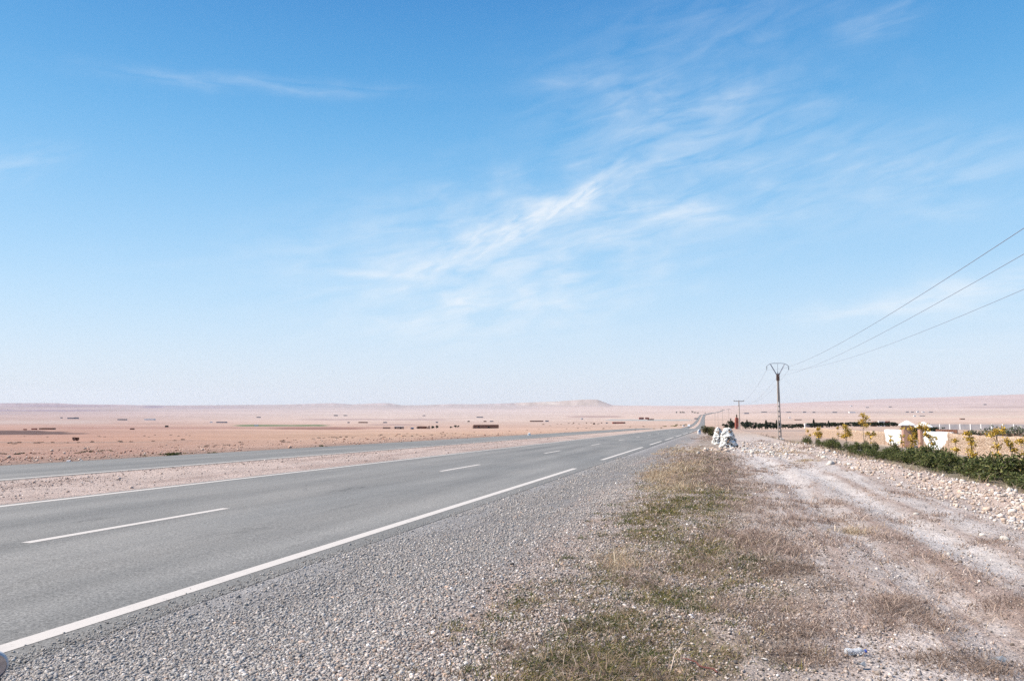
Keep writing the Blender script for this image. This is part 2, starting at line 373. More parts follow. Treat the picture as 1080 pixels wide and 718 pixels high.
# ------------------------------------------------------------------ land sheet
def soil_colour(x, y, z):
    px, py = to_px(x, y, z)
    r = np.hypot(x, y)
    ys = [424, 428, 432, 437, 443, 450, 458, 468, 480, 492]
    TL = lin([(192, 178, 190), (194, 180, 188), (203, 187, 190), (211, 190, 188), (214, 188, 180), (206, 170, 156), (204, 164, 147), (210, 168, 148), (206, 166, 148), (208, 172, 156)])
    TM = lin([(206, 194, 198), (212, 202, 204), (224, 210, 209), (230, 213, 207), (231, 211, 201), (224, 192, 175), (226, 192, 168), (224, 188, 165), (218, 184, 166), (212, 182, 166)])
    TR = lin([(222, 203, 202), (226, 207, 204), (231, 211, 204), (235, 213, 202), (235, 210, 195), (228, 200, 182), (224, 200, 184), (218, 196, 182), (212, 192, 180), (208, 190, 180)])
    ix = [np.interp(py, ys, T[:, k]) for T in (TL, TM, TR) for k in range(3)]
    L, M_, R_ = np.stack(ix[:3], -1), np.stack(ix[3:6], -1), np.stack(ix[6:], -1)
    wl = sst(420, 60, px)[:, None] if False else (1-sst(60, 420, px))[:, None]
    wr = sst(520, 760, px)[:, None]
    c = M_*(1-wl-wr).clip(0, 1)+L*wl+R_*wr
    # broad field strips
    far = sst(50, 120, r)
    n1 = fbm(px/170+3, py/1.3, 51, 3)-.5; n2 = fbm(px/60, py/.8+50, 52, 3)-.5; n3 = vn(px/260, np.floor(py/1.7+vn(px/90, py/4, 55)*1.5)*7.3, 53)-.5
    c = c*(1+(far*(.20*n1+.18*n2+.16*n3+.10*(fbm(px/3.2, py/.75, 59, 2)-.5)))[:, None])
    wn = (fbm(px/22, py/2.0, 57, 3)-.5)
    def field(x0, x1, y0, y1, rgb, sx=12, sy=.5, k=1.):
        w = sst(x0-sx, x0+sx, px+wn*sx)*(1-sst(x1-sx, x1+sx, px+wn*sx))*sst(y0-sy, y0+sy, py+wn*.8)*(1-sst(y1-sy, y1+sy, py+wn*.8))*far*k
        w = w[:, None]; return c*(1-w)+lin(rgb)*w
    # dark ploughed field with a tapering tip
    for x1, y0, y1 in ((48, 454.0, 458.3), (70, 455.0, 457.9), (90, 456.4, 457.4)):
        c = field(-400, x1, y0, y1, (116, 90, 84), 8, .4)
    c = field(-400, 105, 432.2, 433.6, (170, 154, 176), 20, .5, .8); c = field(20, 108, 427.2, 428.6, (172, 158, 178), 25, .6, .7)
    c = field(-300, 30, 435.5, 436.6, (180, 165, 180), 20, .5, .5); c = field(-200, 110, 443.0, 447, (214, 198, 192), 30, 1, .7)
    c = field(150, 172, 428.0, 430, (165, 155, 180), 6, .5, .7); c = field(185, 260, 428.6, 431, (190, 178, 190), 25, .7, .6)
    c = field(248, 345, 447.8, 449.4, (118, 140, 98), 8, .4); c = field(60, 420, 450.2, 452.2, (184, 142, 132), 30, .5, .6)
    c = field(290, 380, 450.6, 453.0, (160, 116, 104), 16, .5, .8); c = field(320, 470, 441.6, 443, (184, 160, 160), 20, .4, .7)
    c = field(390, 440, 447.2, 448.3, (176, 150, 150), 10, .4, .7); c = field(600, 655, 438.4, 440.2, (190, 165, 162), 8, .4, .8)
    c = field(640, 728, 442.2, 443.4, (190, 198, 200), 6, .3, .9); c = field(180, 300, 464.0, 465.4, (176, 152, 142), 15, .5, .5)
    c = field(-80, 200, 465.6, 467.0, (168, 150, 140), 20, .4, .6); c = field(-80, 120, 477.6, 479.2, (160, 138, 124), 20, .5, .6)
    c = field(1020, 1400, 428.4, 430.2, (200, 180, 178), 12, .5, .7); c = field(800, 940, 434.2, 435.2, (196, 180, 180), 12, .4, .6)
    c = field(930, 1400, 438, 440.5, (240, 222, 206), 20, .6, .7); c = field(780, 905, 453.2, 455.4, (196, 182, 176), 12, .5, .6)
    c = field(860, 1010, 443.5, 445.5, (240, 215, 196), 20, .8, .6)
    c = field(560, 700, 428.4, 433, (236, 218, 212), 25, 1.2, .7)
    # hill flanks
    c = field(545, 640, 420, 427.5, (222, 208, 200), 5, .5, .7); c = field(572, 588, 424, 426.2, (240, 232, 226), 5, .4, .7)
    gul = fbm(px/5, py/6, 58, 3)-.5
    hm = ((1-sst(427, 429, py))*(1-sst(640, 660, px)))[:, None]
    c = c*(1+hm*.42*gul[:, None])
    # ---- near ground, by place on the verge
    nn = fbm(x*.9, y*.55, 61, 4); nf = fbm(x*3.1, y*1.5, 62, 4); ns = fbm(x*1.7, y*.16, 63, 4)
    xr = x-road_shift(y)
    def blend(c, w, rgb): w = np.clip(w, 0, 1)[:, None]; return c*(1-w)+lin(rgb)*w
    nearr = 1-sst(70, 150, y)
    c = blend(c, sst(-16.6, -15.9, xr)*(1-sst(-11.7, -11.2, xr))*(1-sst(900, 1500, y)), (234, 214, 202))
    c = blend(c, sst(-16.6, -15.9, xr)*(1-sst(-11.7, -11.2, xr))*(1-sst(60, 120, y))*sst(.5, .65, ns), (216, 194, 182))
    c = blend(c, np.exp(-((xr+15.93)/.14)**2)*(1-sst(60, 130, y))*.8, (120, 106, 98))  # kerb shadow line painted into the soil at the side road's near edge
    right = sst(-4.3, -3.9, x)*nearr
    st = fbm(x*3.6, y*.30, 64, 4); st2 = fbm(x*7.5, y*.55, 65, 3)
    c = blend(c, right*(1-sst(24, 40, x)), (210, 194, 180))
    c = blend(c, right*(1-sst(4.4, 5.2, x)), (214, 201, 191))
    edge = -1.6+1.3*(nn-.5)*2+.8*(nf-.5)
    c = blend(c, right*(1-sst(edge-.8, edge+.5, x)), (172, 169, 166))
    c = blend(c, right*(1-sst(-3.75, -3.35, x+.5*(nf-.5))), (188, 186, 183))
    bare = np.exp(-((x+1.7)/.35)**2)*sst(.48, .6, nn)+np.exp(-((x+2.6)/.25)**2)*sst(.55, .68, ns)
    c = blend(c, right*bare*.8, (206, 184, 170)); c = blend(c, right*np.exp(-((x+1.75+.25*(nn-.5))/.34)**2)*sst(.50, .62, nf)*(1-sst(7, 12, y))*.8, (208, 184, 168))
    # weedy belt between chippings and track
    c = blend(c, right*sst(-1.9, -1.0, x+.7*(nf-.5))*(1-sst(.1, 1.1, x+.7*(nn-.5)))*(.35+.65*sst(.38, .6, nf)), (166, 148, 128))
    # dirt track: chalky beaten strips with brown matted weeds between them
    tx = x-trk(y); tz = right*(1-sst(50, 58, y))*sst(.2, .9, x)*(1-sst(4.0, 4.7, x))
    c = blend(c, tz*sst(.46, .60, st*.6+st2*.4)*.75, (180, 156, 141))
    c = blend(c, tz*sst(.50, .66, st2*.6+nf*.4)*.6, (238, 230, 222))
    wob = .22*(fbm(y*.35, x*0+3, 67, 3)-.5)
    for c0, w, k in ((-.02, .40, .95), (-1.0, .21, .85*1), (.75, .30, .55)):
        near_b = sst(8, 12, y) if c0 == -1.0 else 1.
        c = blend(c, tz*np.exp(-((tx-c0-wob)/w)**4)*k*.85*near_b*sst(.25, .50, st2*.5+nf*.5), (234, 226, 218))
    for c0, w, k in ((-.52, .20, .7), (.42, .14, .55), (1.1, .18, .4)):
        c = blend(c, tz*np.exp(-((tx-c0-wob)/w)**2)*k*sst(.35, .58, st), (182, 156, 140))
    c = blend(c, tz*sst(.9, 2.2, tx)*sst(20, 45, y)*.5, (228, 216, 206))
    c = blend(c, right*np.exp(-((x-1.6)/1.0)**2-((y-27)/7.0)**2)*.8, (236, 228, 220))
    # rubble bank
    c = blend(c, right*sst(4.1, 4.8, x)*(1-sst(6.4, 7.6, x))*(1-sst(60, 75, y)), (222, 200, 184))
    c = blend(c, right*sst(6.3, 7.4, x)*(1-sst(9, 10.5, x)), (190, 168, 148))
    c = blend(c, sst(9, 11, x)*(1-sst(17, 20, x))*nearr, (150, 140, 118))
    # foot of the field beyond the side road
    c = blend(c, sst(-25, -22.6, x)*(1-sst(-22, -21.4, x))*(1-sst(60, 110, y))*.8, (186, 158, 142))
    c = blend(c, sst(.52, .66, fbm(x*.35, y*.5, 66, 4))*(x < -21.4)*(1-sst(60, 110, y))*.5, (222, 188, 168))
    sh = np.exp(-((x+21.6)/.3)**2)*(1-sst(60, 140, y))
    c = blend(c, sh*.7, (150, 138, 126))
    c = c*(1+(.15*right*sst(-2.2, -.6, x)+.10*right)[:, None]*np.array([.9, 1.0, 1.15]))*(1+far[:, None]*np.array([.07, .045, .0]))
    return c/KEXP

def build_land():
    fa = np.arange(-40, 40.01, .12)                     # degrees to the right of the view direction
    ba = np.arange(41.5, 318.6, 1.5)
    az = np.radians(np.concatenate([fa, ba])) - YAW
    rr = np.concatenate([[.6, 1.1, 1.6, 2.0], np.exp(np.linspace(math.log(2.3), math.log(RFAR), 640))])
    na, nr = len(az), len(rr)
    A, RR = np.meshgrid(az, rr)
    X = (RR*np.sin(A)).ravel(); Y = (RR*np.cos(A)).ravel(); Z = H(X, Y)
    X = np.append(X, 0.); Y = np.append(Y, 0.); Z = np.append(Z, Hs(0, 0))
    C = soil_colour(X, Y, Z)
    i = np.arange(nr-1)[:, None]*na; k = np.arange(na)[None]; k2 = (k+1) % na
    Fq = np.stack([i+k2, i+k, i+na+k, i+na+k2], -1).reshape(-1, 4)
    cx = X[Fq].mean(1); cy = Y[Fq].mean(1); rc = np.hypot(cx, cy)
    xr = cx-road_shift(cy); nz = fbm(cx*.9, cy*.55, 61, 4)
    zone = np.zeros(len(Fq), int)
    zone[(xr > -16.3) & (xr < -11.3) & (cy < 3000) & (cy > -300)] = 1
    zone[(cx > -4.2) & (cx < -1.9+1.2*(nz-.5)*2) & (cy < 230) & (cy > -200)] = 2
    zone[(np.abs(cx-trk(cy)) < 1.35+.8*(nz-.5)) & (cy < 54) & (cy > -60)] = 3
    zone[rc > 4600] = 4
    V = np.stack([X, Y, Z], -1)
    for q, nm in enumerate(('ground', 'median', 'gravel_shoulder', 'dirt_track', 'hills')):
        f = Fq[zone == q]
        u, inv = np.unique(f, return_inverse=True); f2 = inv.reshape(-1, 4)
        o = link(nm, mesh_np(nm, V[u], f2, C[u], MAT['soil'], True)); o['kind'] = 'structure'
    # the disc under the viewer's feet joins the ground
    return
build_land()

# ------------------------------------------------------------------ roads
def ribbon(name, l0, l1, y0, y1, lift, mat, parent=None, step0=.6, shift=True):
    ys = [y0]
    while ys[-1] < y1: ys.append(min(y1, ys[-1]+max(step0, .012*abs(ys[-1]))))
    ys = np.array(ys); k = max(2, int((l1-l0)/1.5)+1) if l1-l0 > 1 else 2
    ls = np.linspace(l0, l1, k)
    Yg, Lg = np.meshgrid(ys, ls, indexing='ij')
    Xg = Lg+(road_shift(Yg) if shift else 0)
    Zg = H(Xg, Yg, False)+.09+.00012*np.clip(Yg, 0, 5000)+lift*(1+np.clip(Yg, 0, 5000)/40)
    # flat across
    Zc = H(road_shift(ys)+(-7.75 if l0 > -15 else -18.75), ys, False)+.09+.00012*np.clip(ys, 0, 5000)
    Zg = Zc[:, None]+.003+.00016*np.clip(Yg, 0, 2500)+lift*(1+np.clip(Yg, 0, 5000)/40)
    V = np.stack([Xg, Yg, Zg], -1).reshape(-1, 3)
    i = np.arange(len(ys)-1)[:, None]*k; j = np.arange(k-1)[None]
    Fq = np.stack([i+j, i+j+1, i+k+j+1, i+k+j], -1).reshape(-1, 4)
    return V, Fq
def ribbons(name, specs, lift, mat, parent=None):
    Vs = []; Fs = []; b = 0
    for l0, l1, y0, y1 in specs:
        V, Fq = ribbon(name, l0, l1, y0, y1, lift, mat); Vs.append(V); Fs.append(Fq+b); b += len(V)
    return link(name, mesh_np(name, np.concatenate(Vs), np.concatenate(Fs), None, mat), parent)
def build_roads():
    road = ribbons('road', [(-11.6, -3.92, -280, 4500)], 0, MAT['asphalt']); road['kind'] = 'structure'
    ribbons('edge_line', [(-11.42, -11.25, -200, 2600)]+[(-4.37, -4.21, a, b) for a, b in
            [(-40, 23.7), (29.4, 46), (51, 62), (66, 79), (84, 97), (102, 118), (124, 140), (146, 170), (176, 200), (206, 232)]], .002, MAT['paint'], road)
    dash = []; a = 7.25-13.75*4
    while a < 700: dash.append((-7.78, -7.64, a, a+3.75)); a += 13.75
    ribbons('centre_line', dash, .002, MAT['paint'], road)
    side = ribbons('side_road', [(-21.4, -16.05, -280, 3600)], 0, MAT['asphalt']); side['kind'] = 'structure'
    ribbons('edge_line', [(-16.42, -16.26, -200, 1500)], .002, MAT['paint'], side)
build_roads()

# ------------------------------------------------------------------ scattered stones
_ph = (1+5**.5)/2
ICO_V = np.array([(-1, _ph, 0), (1, _ph, 0), (-1, -_ph, 0), (1, -_ph, 0), (0, -1, _ph), (0, 1, _ph), (0, -1, -_ph), (0, 1, -_ph), (_ph, 0, -1), (_ph, 0, 1), (-_ph, 0, -1), (-_ph, 0, 1)])/math.hypot(1, _ph)
ICO_F = np.array([(0, 11, 5), (0, 5, 1), (0, 1, 7), (0, 7, 10), (0, 10, 11), (1, 5, 9), (5, 11, 4), (11, 10, 2), (10, 7, 6), (7, 1, 8), (3, 9, 4), (3, 4, 2), (3, 2, 6), (3, 6, 8), (3, 8, 9), (4, 9, 5), (2, 4, 11), (6, 2, 10), (8, 6, 7), (9, 8, 1)])
OCT_V = np.array([(1, 0, 0), (-1, 0, 0), (0, 1, 0), (0, -1, 0), (0, 0, 1), (0, 0, -1.)])
OCT_F = np.array([(0, 2, 4), (2, 1, 4), (1, 3, 4), (3, 0, 4), (2, 0, 5), (1, 2, 5), (3, 1, 5), (0, 3, 5)])
def stones(x, y, size, cols, base=(ICO_V, ICO_F), sink=.25, z=None, jit=.34):
    bv, bf = base; n = len(x); k = len(bv)
    sc = size[:, None]*rng.uniform(.6, 1.25, (n, 3))*np.array([1, 1, .75])/2
    v = bv[None]*(1+rng.uniform(-jit, jit, (n, k, 1)))*sc[:, None, :]
    # random turn about two axes
    a = rng.uniform(0, 2*math.pi, n); t = rng.normal(0, .35, n)
    ca, sa, ct, st_ = np.cos(a)[:, None], np.sin(a)[:, None], np.cos(t)[:, None], np.sin(t)[:, None]
    vx, vy, vz = v[..., 0], v[..., 1]*ct-v[..., 2]*st_, v[..., 1]*st_+v[..., 2]*ct
    zz = H(x, y) if z is None else z
    V = np.stack([vx*ca-vy*sa+x[:, None], vx*sa+vy*ca+y[:, None], vz+(zz+size*.38*(1-2*sink))[:, None]], -1).reshape(-1, 3)
    Fs = (bf[None]+(np.arange(n)*k)[:, None, None]).reshape(-1, 3)
    C = np.repeat(cols, k, 0)
    return V, Fs, C
def palette(n, cols, spread=.18):
    c = lin(cols)/KEXP*np.array([1.17, 1.19, 1.20]); i = rng.integers(0, len(c), n)
    return c[i]*rng.lognormal(0, spread, (n, 1))
def join(parts):
    b = 0; Vs = []; Fs = []; Cs = []
    for V, f, C in parts: Vs.append(V); Fs.append(f+b); Cs.append(C); b += len(V)
    return np.concatenate(Vs), np.concatenate(Fs), np.concatenate(Cs)
def inv_a(n, a0, a1): return 1/rng.uniform(1/a1, 1/a0, n)
GREY = [(178, 175, 171), (192, 188, 182), (206, 201, 194), (160, 157, 155), (196, 186, 176), (184, 177, 169)]
WARM = [(216, 204, 194), (202, 186, 174), (186, 174, 165), (226, 213, 202), (176, 163, 152), (212, 186, 166), (236, 229, 222), (152, 142, 135)]
PALE = [(236, 226, 214), (226, 210, 196), (218, 198, 182), (242, 236, 230), (206, 188, 172), (226, 202, 182)]
def build_stones():
    ps = []
    # road chippings on the shoulder
    n = 260000; y = inv_a(n, 3.2, 34); x = rng.uniform(-3.92, -.2, n)
    dens = (.30+.65*(1-sst(-2.5, -1.0, x+1.2*(fbm(x*1.0, y*.7, 88, 3)-.5))))*(.30+1.0*sst(.36, .60, fbm(x*1.1, y*.5, 71, 3)*.6+fbm(x*3.1, y*.25, 70, 3)*.4))*(.4+.6*sst(-3.95, -3.55, x+.35*(fbm(y*.8, y*.13, 79, 3)-.5)))
    k = rng.random(n) < dens; x, y = x[k], y[k]; n = len(x)
    sz = np.minimum(rng.lognormal(math.log(.0102), .42, n), .030)*(1+y/28)
    g = (x < -1.6+1.1*rng.normal(0, 1, n))
    c = np.where(g[:, None], palette(n, GREY, .20), palette(n, WARM, .22))
    near = y < 11
    ps.append(stones(x[near], y[near], sz[near], c[near], sink=.36)); ps.append(stones(x[~near], y[~near], sz[~near]*1.15, c[~near], (OCT_V, OCT_F), .36))
    n = 2600; y = inv_a(n, 3.2, 30); x = -3.93-np.abs(rng.normal(0, .10, n)); z_ = P(y)+.004
    ps.append(stones(x, y, rng.lognormal(math.log(.011), .35, n)*(1+y/45), palette(n, GREY, .2), (OCT_V, OCT_F), .25, z_))
    o = link('gravel', mesh_np('gravel', *join(ps), MAT['stone'])); tag(o, 'grey road chippings on the right shoulder', 'gravel', kind='stuff')
    # pebbles through the weeds and over the track
    ps = []
    n = 150000; y = inv_a(n, 3.2, 40); x = -2.6+rng.beta(1.15, 2.0, n)*8.9
    tx = x-trk(y)
    dens = np.where(np.abs(tx+.3) < 1.3, .30, .85)*sst(-2.7, -1.5, x+.9*(fbm(x*1.3, y*.9, 87, 3)-.5))*(.35+.9*sst(.35, .65, fbm(x*1.0, y*.6, 72, 3)))
    k = rng.random(n) < dens; x, y = x[k], y[k]; n = len(x)
    sz = np.minimum(rng.lognormal(math.log(.0108), .42, n), .030)*(1+y/30); c = palette(n, WARM+[(120, 116, 114), (140, 128, 118)], .24)
    near = y < 11
    ps.append(stones(x[near], y[near], sz[near], c[near])); ps.append(stones(x[~near], y[~near], sz[~near], c[~near], (OCT_V, OCT_F)))
    o = link('pebbles', mesh_np('pebbles', *join(ps), MAT['stone'])); tag(o, 'warm pale pebbles strewn through the dry weeds of the verge', 'pebbles', kind='stuff')
    # rubble of the bank beyond the track
    n = 20000; y = inv_a(n, 8, 62); x = 5.2+rng.normal(0, .95, n)+.4*np.sin(y*.13)
    k = (x > 3.9) & (rng.random(n) < .25+1.0*sst(.4, .62, fbm(x*.7, y*.3, 74, 3))); x, y = x[k], y[k]; n = len(x)
    sz = np.clip(rng.lognormal(math.log(.026), .6, n), .01, .10)*(1+y/70)
    ps = [stones(x, y, sz, palette(n, PALE, .15))]
    n = 1500; y = rng.uniform(34, 62, n); x = rng.uniform(-.5, 5.5, n)+(y-45)*.06; k = rng.random(n) < sst(.42, .6, fbm(x*.6, y*.3, 78, 3)); x, y = x[k], y[k]
    ps.append(stones(x, y, np.clip(rng.lognormal(math.log(.075), .5, len(x)), .03, .24), palette(len(x), PALE, .12)))
    o = link('rubble', mesh_np('rubble', *join(ps), MAT['stone'])); tag(o, 'pale limestone rubble along the bank beyond the dirt track', 'rubble', kind='stuff')
    # median and the field's edge
    n = 16000; y = inv_a(n, 7, 70); x = rng.uniform(-15.9, -11.75, n); k = rng.random(n) < .3+.8*sst(.4, .62, fbm(x*.8, y*.3, 75, 3)); x, y = x[k], y[k]; n = len(x)
    ps = [stones(x, y, rng.lognormal(math.log(.017), .45, n)*(1+y/60), palette(n, [(228, 208, 196), (214, 192, 178), (204, 182, 168), (236, 222, 212), (186, 164, 152)], .15), (OCT_V, OCT_F))]
    n = 12000; y = inv_a(n, 9, 120); x = -21.6-rng.exponential(9, n); k = rng.random(n) < .2+sst(.42, .62, fbm(x*.25, y*.2, 76, 3)); x, y = x[k], y[k]; n = len(x)
    ps.append(stones(x, y, rng.lognormal(math.log(.04), .5, n)*(1+y/90), palette(n, [(226, 190, 168), (206, 164, 142), (182, 140, 120), (236, 214, 196)], .15), (OCT_V, OCT_F)))
    o = link('field_stones', mesh_np('field_stones', *join(ps), MAT['stone'])); tag(o, 'pinkish stones and clods on the median and the field beyond the side road', 'stones', kind='stuff')
build_stones()

# ------------------------------------------------------------------ dry weeds
def blades(x, y, h, lean, w, cols, z=None):
    """thin bent stalks: three points each side, tapering to a tip"""
    n = len(x); a = rng.uniform(0, 2*math.pi, n); b = rng.uniform(0, 2*math.pi, n)
    zz = (H(x, y) if z is None else z)-.005
    dx, dy = np.cos(a), np.sin(a); wx, wy = np.cos(b), np.sin(b)
    V = np.zeros((n, 5, 3))
    for i, (t, ww) in enumerate(((0, 1), (.55, .8), (1, 0))):
        ox = dx*lean*t*t; oy = dy*lean*t*t; oz = h*t*(1-.25*t*np.clip(lean/np.maximum(h, .01), 0, 1.5))
        cx, cy, cz = x+ox, y+oy, zz+oz
        if i < 2:
            V[:, 2*i] = np.stack([cx-wx*w*ww/2, cy-wy*w*ww/2, cz], -1); V[:, 2*i+1] = np.stack([cx+wx*w*ww/2, cy+wy*w*ww/2, cz], -1)
        else: V[:, 4] = np.stack([cx, cy, cz], -1)
    f = np.array([(0, 1, 3), (0, 3, 2), (2, 3, 4)])
    return V.reshape(-1, 3), (f[None]+(np.arange(n)*5)[:, None, None]).reshape(-1, 3), np.repeat(cols, 5, 0)
STRAW = [(222, 202, 168), (204, 178, 146), (190, 160, 128), (232, 218, 190)]
MAUVE = [(192, 168, 152), (166, 142, 128), (212, 188, 170), (144, 122, 110), (226, 206, 188)]
DARKB = [(146, 126, 112), (170, 148, 130), (122, 104, 90), (190, 166, 146)]
OLIVE = [(128, 126, 56), (150, 142, 72), (104, 108, 46), (166, 152, 88)]
GREEN = [(86, 98, 52), (104, 112, 62), (70, 82, 42)]
KINDS = dict(straw=(STRAW, .085, .5), mauve=(MAUVE, .06, .9), dark=(DARKB, .042, 1.0), olive=(OLIVE, .03, 1.0), green=(GREEN, .035, 1.0))
BLOBS = [  # centre and spread on the photograph's ground, kind, stalks
    (735, 484, 38, 9, 'mauve', 6500), (755, 497, 38, 9, 'mauve', 6000), (722, 494, 30, 10, 'straw', 2600), (745, 508, 36, 9, 'mauve', 4200), (705, 504, 24, 8, 'straw', 2200),
    (770, 512, 25, 7, 'dark', 1500), (690, 502, 20, 5, 'straw', 800), (720, 517, 36, 7, 'straw', 1500), (720, 476, 30, 5, 'straw', 2000), (760, 482, 18, 6, 'dark', 1200),
    (705, 520, 34, 8, 'olive', 2600), (725, 535, 44, 9, 'olive', 2600), (690, 545, 36, 9, 'olive', 1400), (700, 572, 46, 12, 'olive', 2600), (745, 582, 30, 9, 'olive', 1700),
    (655, 595, 26, 10, 'straw', 1000), (675, 612, 34, 10, 'mauve', 1200), (650, 612, 20, 8, 'olive', 900), (720, 592, 60, 14, 'mauve', 1500), (690, 630, 55, 14, 'olive', 1700),
    (800, 570, 30, 8, 'mauve', 2200), (825, 582, 34, 9, 'mauve', 2600), (792, 592, 22, 8, 'green', 1100), (815, 600, 26, 7, 'dark', 1500), (845, 600, 20, 6, 'dark', 900), (770, 565, 34, 9, 'mauve', 1200),
    (790, 640, 50, 15, 'mauve', 800), (840, 640, 36, 12, 'mauve', 800), (860, 660, 40, 12, 'mauve', 800), (850, 690, 48, 12, 'dark', 1800), (835, 665, 34, 12, 'dark', 1200),
    (640, 662, 30, 9, 'green', 900), (668, 690, 34, 11, 'green', 900), (630, 690, 34, 10, 'olive', 900), (650, 712, 40, 8, 'dark', 900), (540, 684, 22, 6, 'dark', 420), (575, 704, 30, 7, 'green', 420),
    (730, 690, 60, 16, 'olive', 900), (880, 617, 24, 8, 'dark', 1100), (945, 632, 30, 9, 'mauve', 2000), (962, 645, 34, 8, 'dark', 1700), (925, 640, 24, 7, 'mauve', 900),
    (990, 660, 34, 8, 'mauve', 1200), (920, 655, 40, 9, 'mauve', 900), (1005, 695, 50, 10, 'dark', 1500), (1040, 706, 44, 8, 'dark', 1100), (1050, 640, 44, 9, 'mauve', 1100), (1010, 612, 50, 8, 'mauve', 1000),
    (970, 590, 50, 7, 'mauve', 900), (930, 565, 46, 7, 'mauve', 1000), (890, 545, 40, 6, 'mauve', 900), (860, 530, 34, 5, 'mauve', 800), (905, 557, 22, 4, 'straw', 400), (870, 570, 44, 9, 'mauve', 900),
    (800, 535, 44, 8, 'mauve', 1600), (830, 550, 40, 8, 'mauve', 1200), (815, 515, 30, 5, 'mauve', 900), (800, 497, 18, 3, 'mauve', 500), (835, 492, 24, 3, 'mauve', 500),
    (985, 545, 50, 4, 'mauve', 500), (1040, 572, 50, 5, 'mauve', 600), (940, 520, 40, 4, 'mauve', 400), (850, 486, 14, 2, 'straw', 300),
    (1105, 640, 40, 20, 'mauve', 1500), (1120, 600, 40, 14, 'mauve', 1200), (1120, 700, 60, 16, 'dark', 900),
    (745, 462, 14, 3, 'mauve', 1500), (760, 465, 10, 2, 'dark', 500), (825, 477, 26, 2.5, 'straw', 700), (800, 466, 24, 3, 'mauve', 800), (850, 472, 16, 2, 'mauve', 600)]
def build_weeds():
    groups = {'dry_weeds': [], 'green_weeds': []}
    for px, py, sx, sy, kind, n in BLOBS:
        n = int(n*(.95 if py < 560 else (.5 if px > 860 else .7)))
        pal, hh, ww = KINDS[kind]
        # tufts inside the blob, stalks inside the tufts
        m = max(6, n//(9 if py > 560 else 14))
        tx, ty, _ = hit(px+np.clip(rng.normal(0, .55, m), -1.5, 1.5)*sx, np.clip(py+np.clip(rng.normal(0, .55, m), -1.5, 1.5)*sy, 455, 760))
        i = rng.integers(0, m, n)
        d = np.hypot(tx, ty)[i]
        sp = rng.normal(0, 1, (n, 2))*(.05+.0008*d)[:, None]; x = tx[i]+sp[:, 0]; y = ty[i]+sp[:, 1]
        keep = (x > -3.0); x, y, d = x[keep], y[keep], d[keep]; n = len(x)
        tall = rng.lognormal(0, .4, n)*hh
        w = np.maximum(.0035, d*.00055)*rng.uniform(.7, 1.4, n)
        cols = palette(n, pal, .25)
        groups['green_weeds' if kind in ('green', 'olive') else 'dry_weeds'].append(blades(x, y, tall, tall*rng.uniform(.4, 2.8, n), w, cols))
    # small plants all through the weedy belt
    m = 3300; ty = inv_a(m, 3.4, 34); tx = -.55+rng.normal(0, .45, m)+.25*np.sin(ty*.9); k = (rng.random(m) < .25+1.1*sst(.36, .6, fbm(tx*1.4, ty*.8, 83, 3))) & (tx > -2.0); tx, ty = tx[k], ty[k]; m = len(tx)
    kind = rng.random(m)+.35*(fbm(tx*.9, ty*.5, 84, 2)-.5)-.10*(tx+.3)
    for lo_, hi_, pal, hh, grp, nb in ((-9, .20, MAUVE+STRAW[:2], .05, 'dry_weeds', 22), (.20, .42, DARKB, .035, 'dry_weeds', 26), (.42, .78, OLIVE+STRAW[1:3], .038, 'green_weeds', 32), (.78, 9, GREEN+OLIVE[2:3], .040, 'green_weeds', 34)):
        q = (kind >= lo_) & (kind < hi_); qx, qy = np.repeat(tx[q], nb), np.repeat(ty[q], nb); n = len(qx)
        r_ = np.repeat(rng.uniform(.02, .085, q.sum()), nb)*(1+qy/30); qx = qx+rng.normal(0, 1, n)*r_; qy = qy+rng.normal(0, 1, n)*r_
        tall = rng.lognormal(0, .4, n)*hh; groups[grp].append(blades(qx, qy, tall, tall*rng.uniform(.3, 2.2, n), np.maximum(.004, qy*.0006)*rng.uniform(.8, 1.5, n), palette(n, pal, .25)))
    # long dead stems lying about
    n = 420; y = inv_a(n, 3.6, 22); x = rng.uniform(-1.2, 3.4, n); tall = rng.uniform(.03, .07, n)
    groups['dry_weeds'].append(blades(x, y, tall, rng.uniform(.12, .32, n), np.maximum(.004, y*.0007), palette(n, [(226, 212, 192), (204, 184, 164), (168, 140, 124)], .15)))
    # dry grass strip between the rubble bank and the green shrubs
    n = 26000; y = inv_a(n, 18, 105); x = 8.3+rng.normal(0, 1.2, n)+.6*np.sin(y*.1); k = rng.random(n) < .3+.8*vn(x*.8, y*.5, 81); x, y = x[k], y[k]; n = len(x)
    tall = rng.lognormal(0, .35, n)*.22
    groups['dry_weeds'].append(blades(x, y, tall, tall*rng.uniform(.2, 1.2, n), np.maximum(.006, y*.00055), palette(n, STRAW+MAUVE+[(170, 160, 110)], .2)))
    # thin litter of stalks over the whole verge
    n = 27000; y = inv_a(n, 3.4, 45); x = rng.uniform(-1.4, 4.6, n); q_ = rng.random(n) < .12+1.2*sst(.46, .60, fbm(x*3.6, y*.30, 64, 4)); x, y = x[q_], y[q_]; n = len(x)
    tall = rng.lognormal(0, .4, n)*.04
    groups['dry_weeds'].append(blades(x, y, tall, tall*rng.uniform(.8, 2.5, n), np.maximum(.003, y*.0006), palette(n, MAUVE+STRAW[:2]+DARKB[:2], .25)))
    for nm, lab in (('dry_weeds', 'dry brown and straw weeds in patches over the roadside verge'), ('green_weeds', 'low olive green weeds growing through the gravel')):
        tag(link(nm, mesh_np(nm, *join(groups[nm]), MAT['stalk'])), lab, 'weeds', kind='stuff')
    # scrub tufts in rows across the fields left of the roads
    ps = []
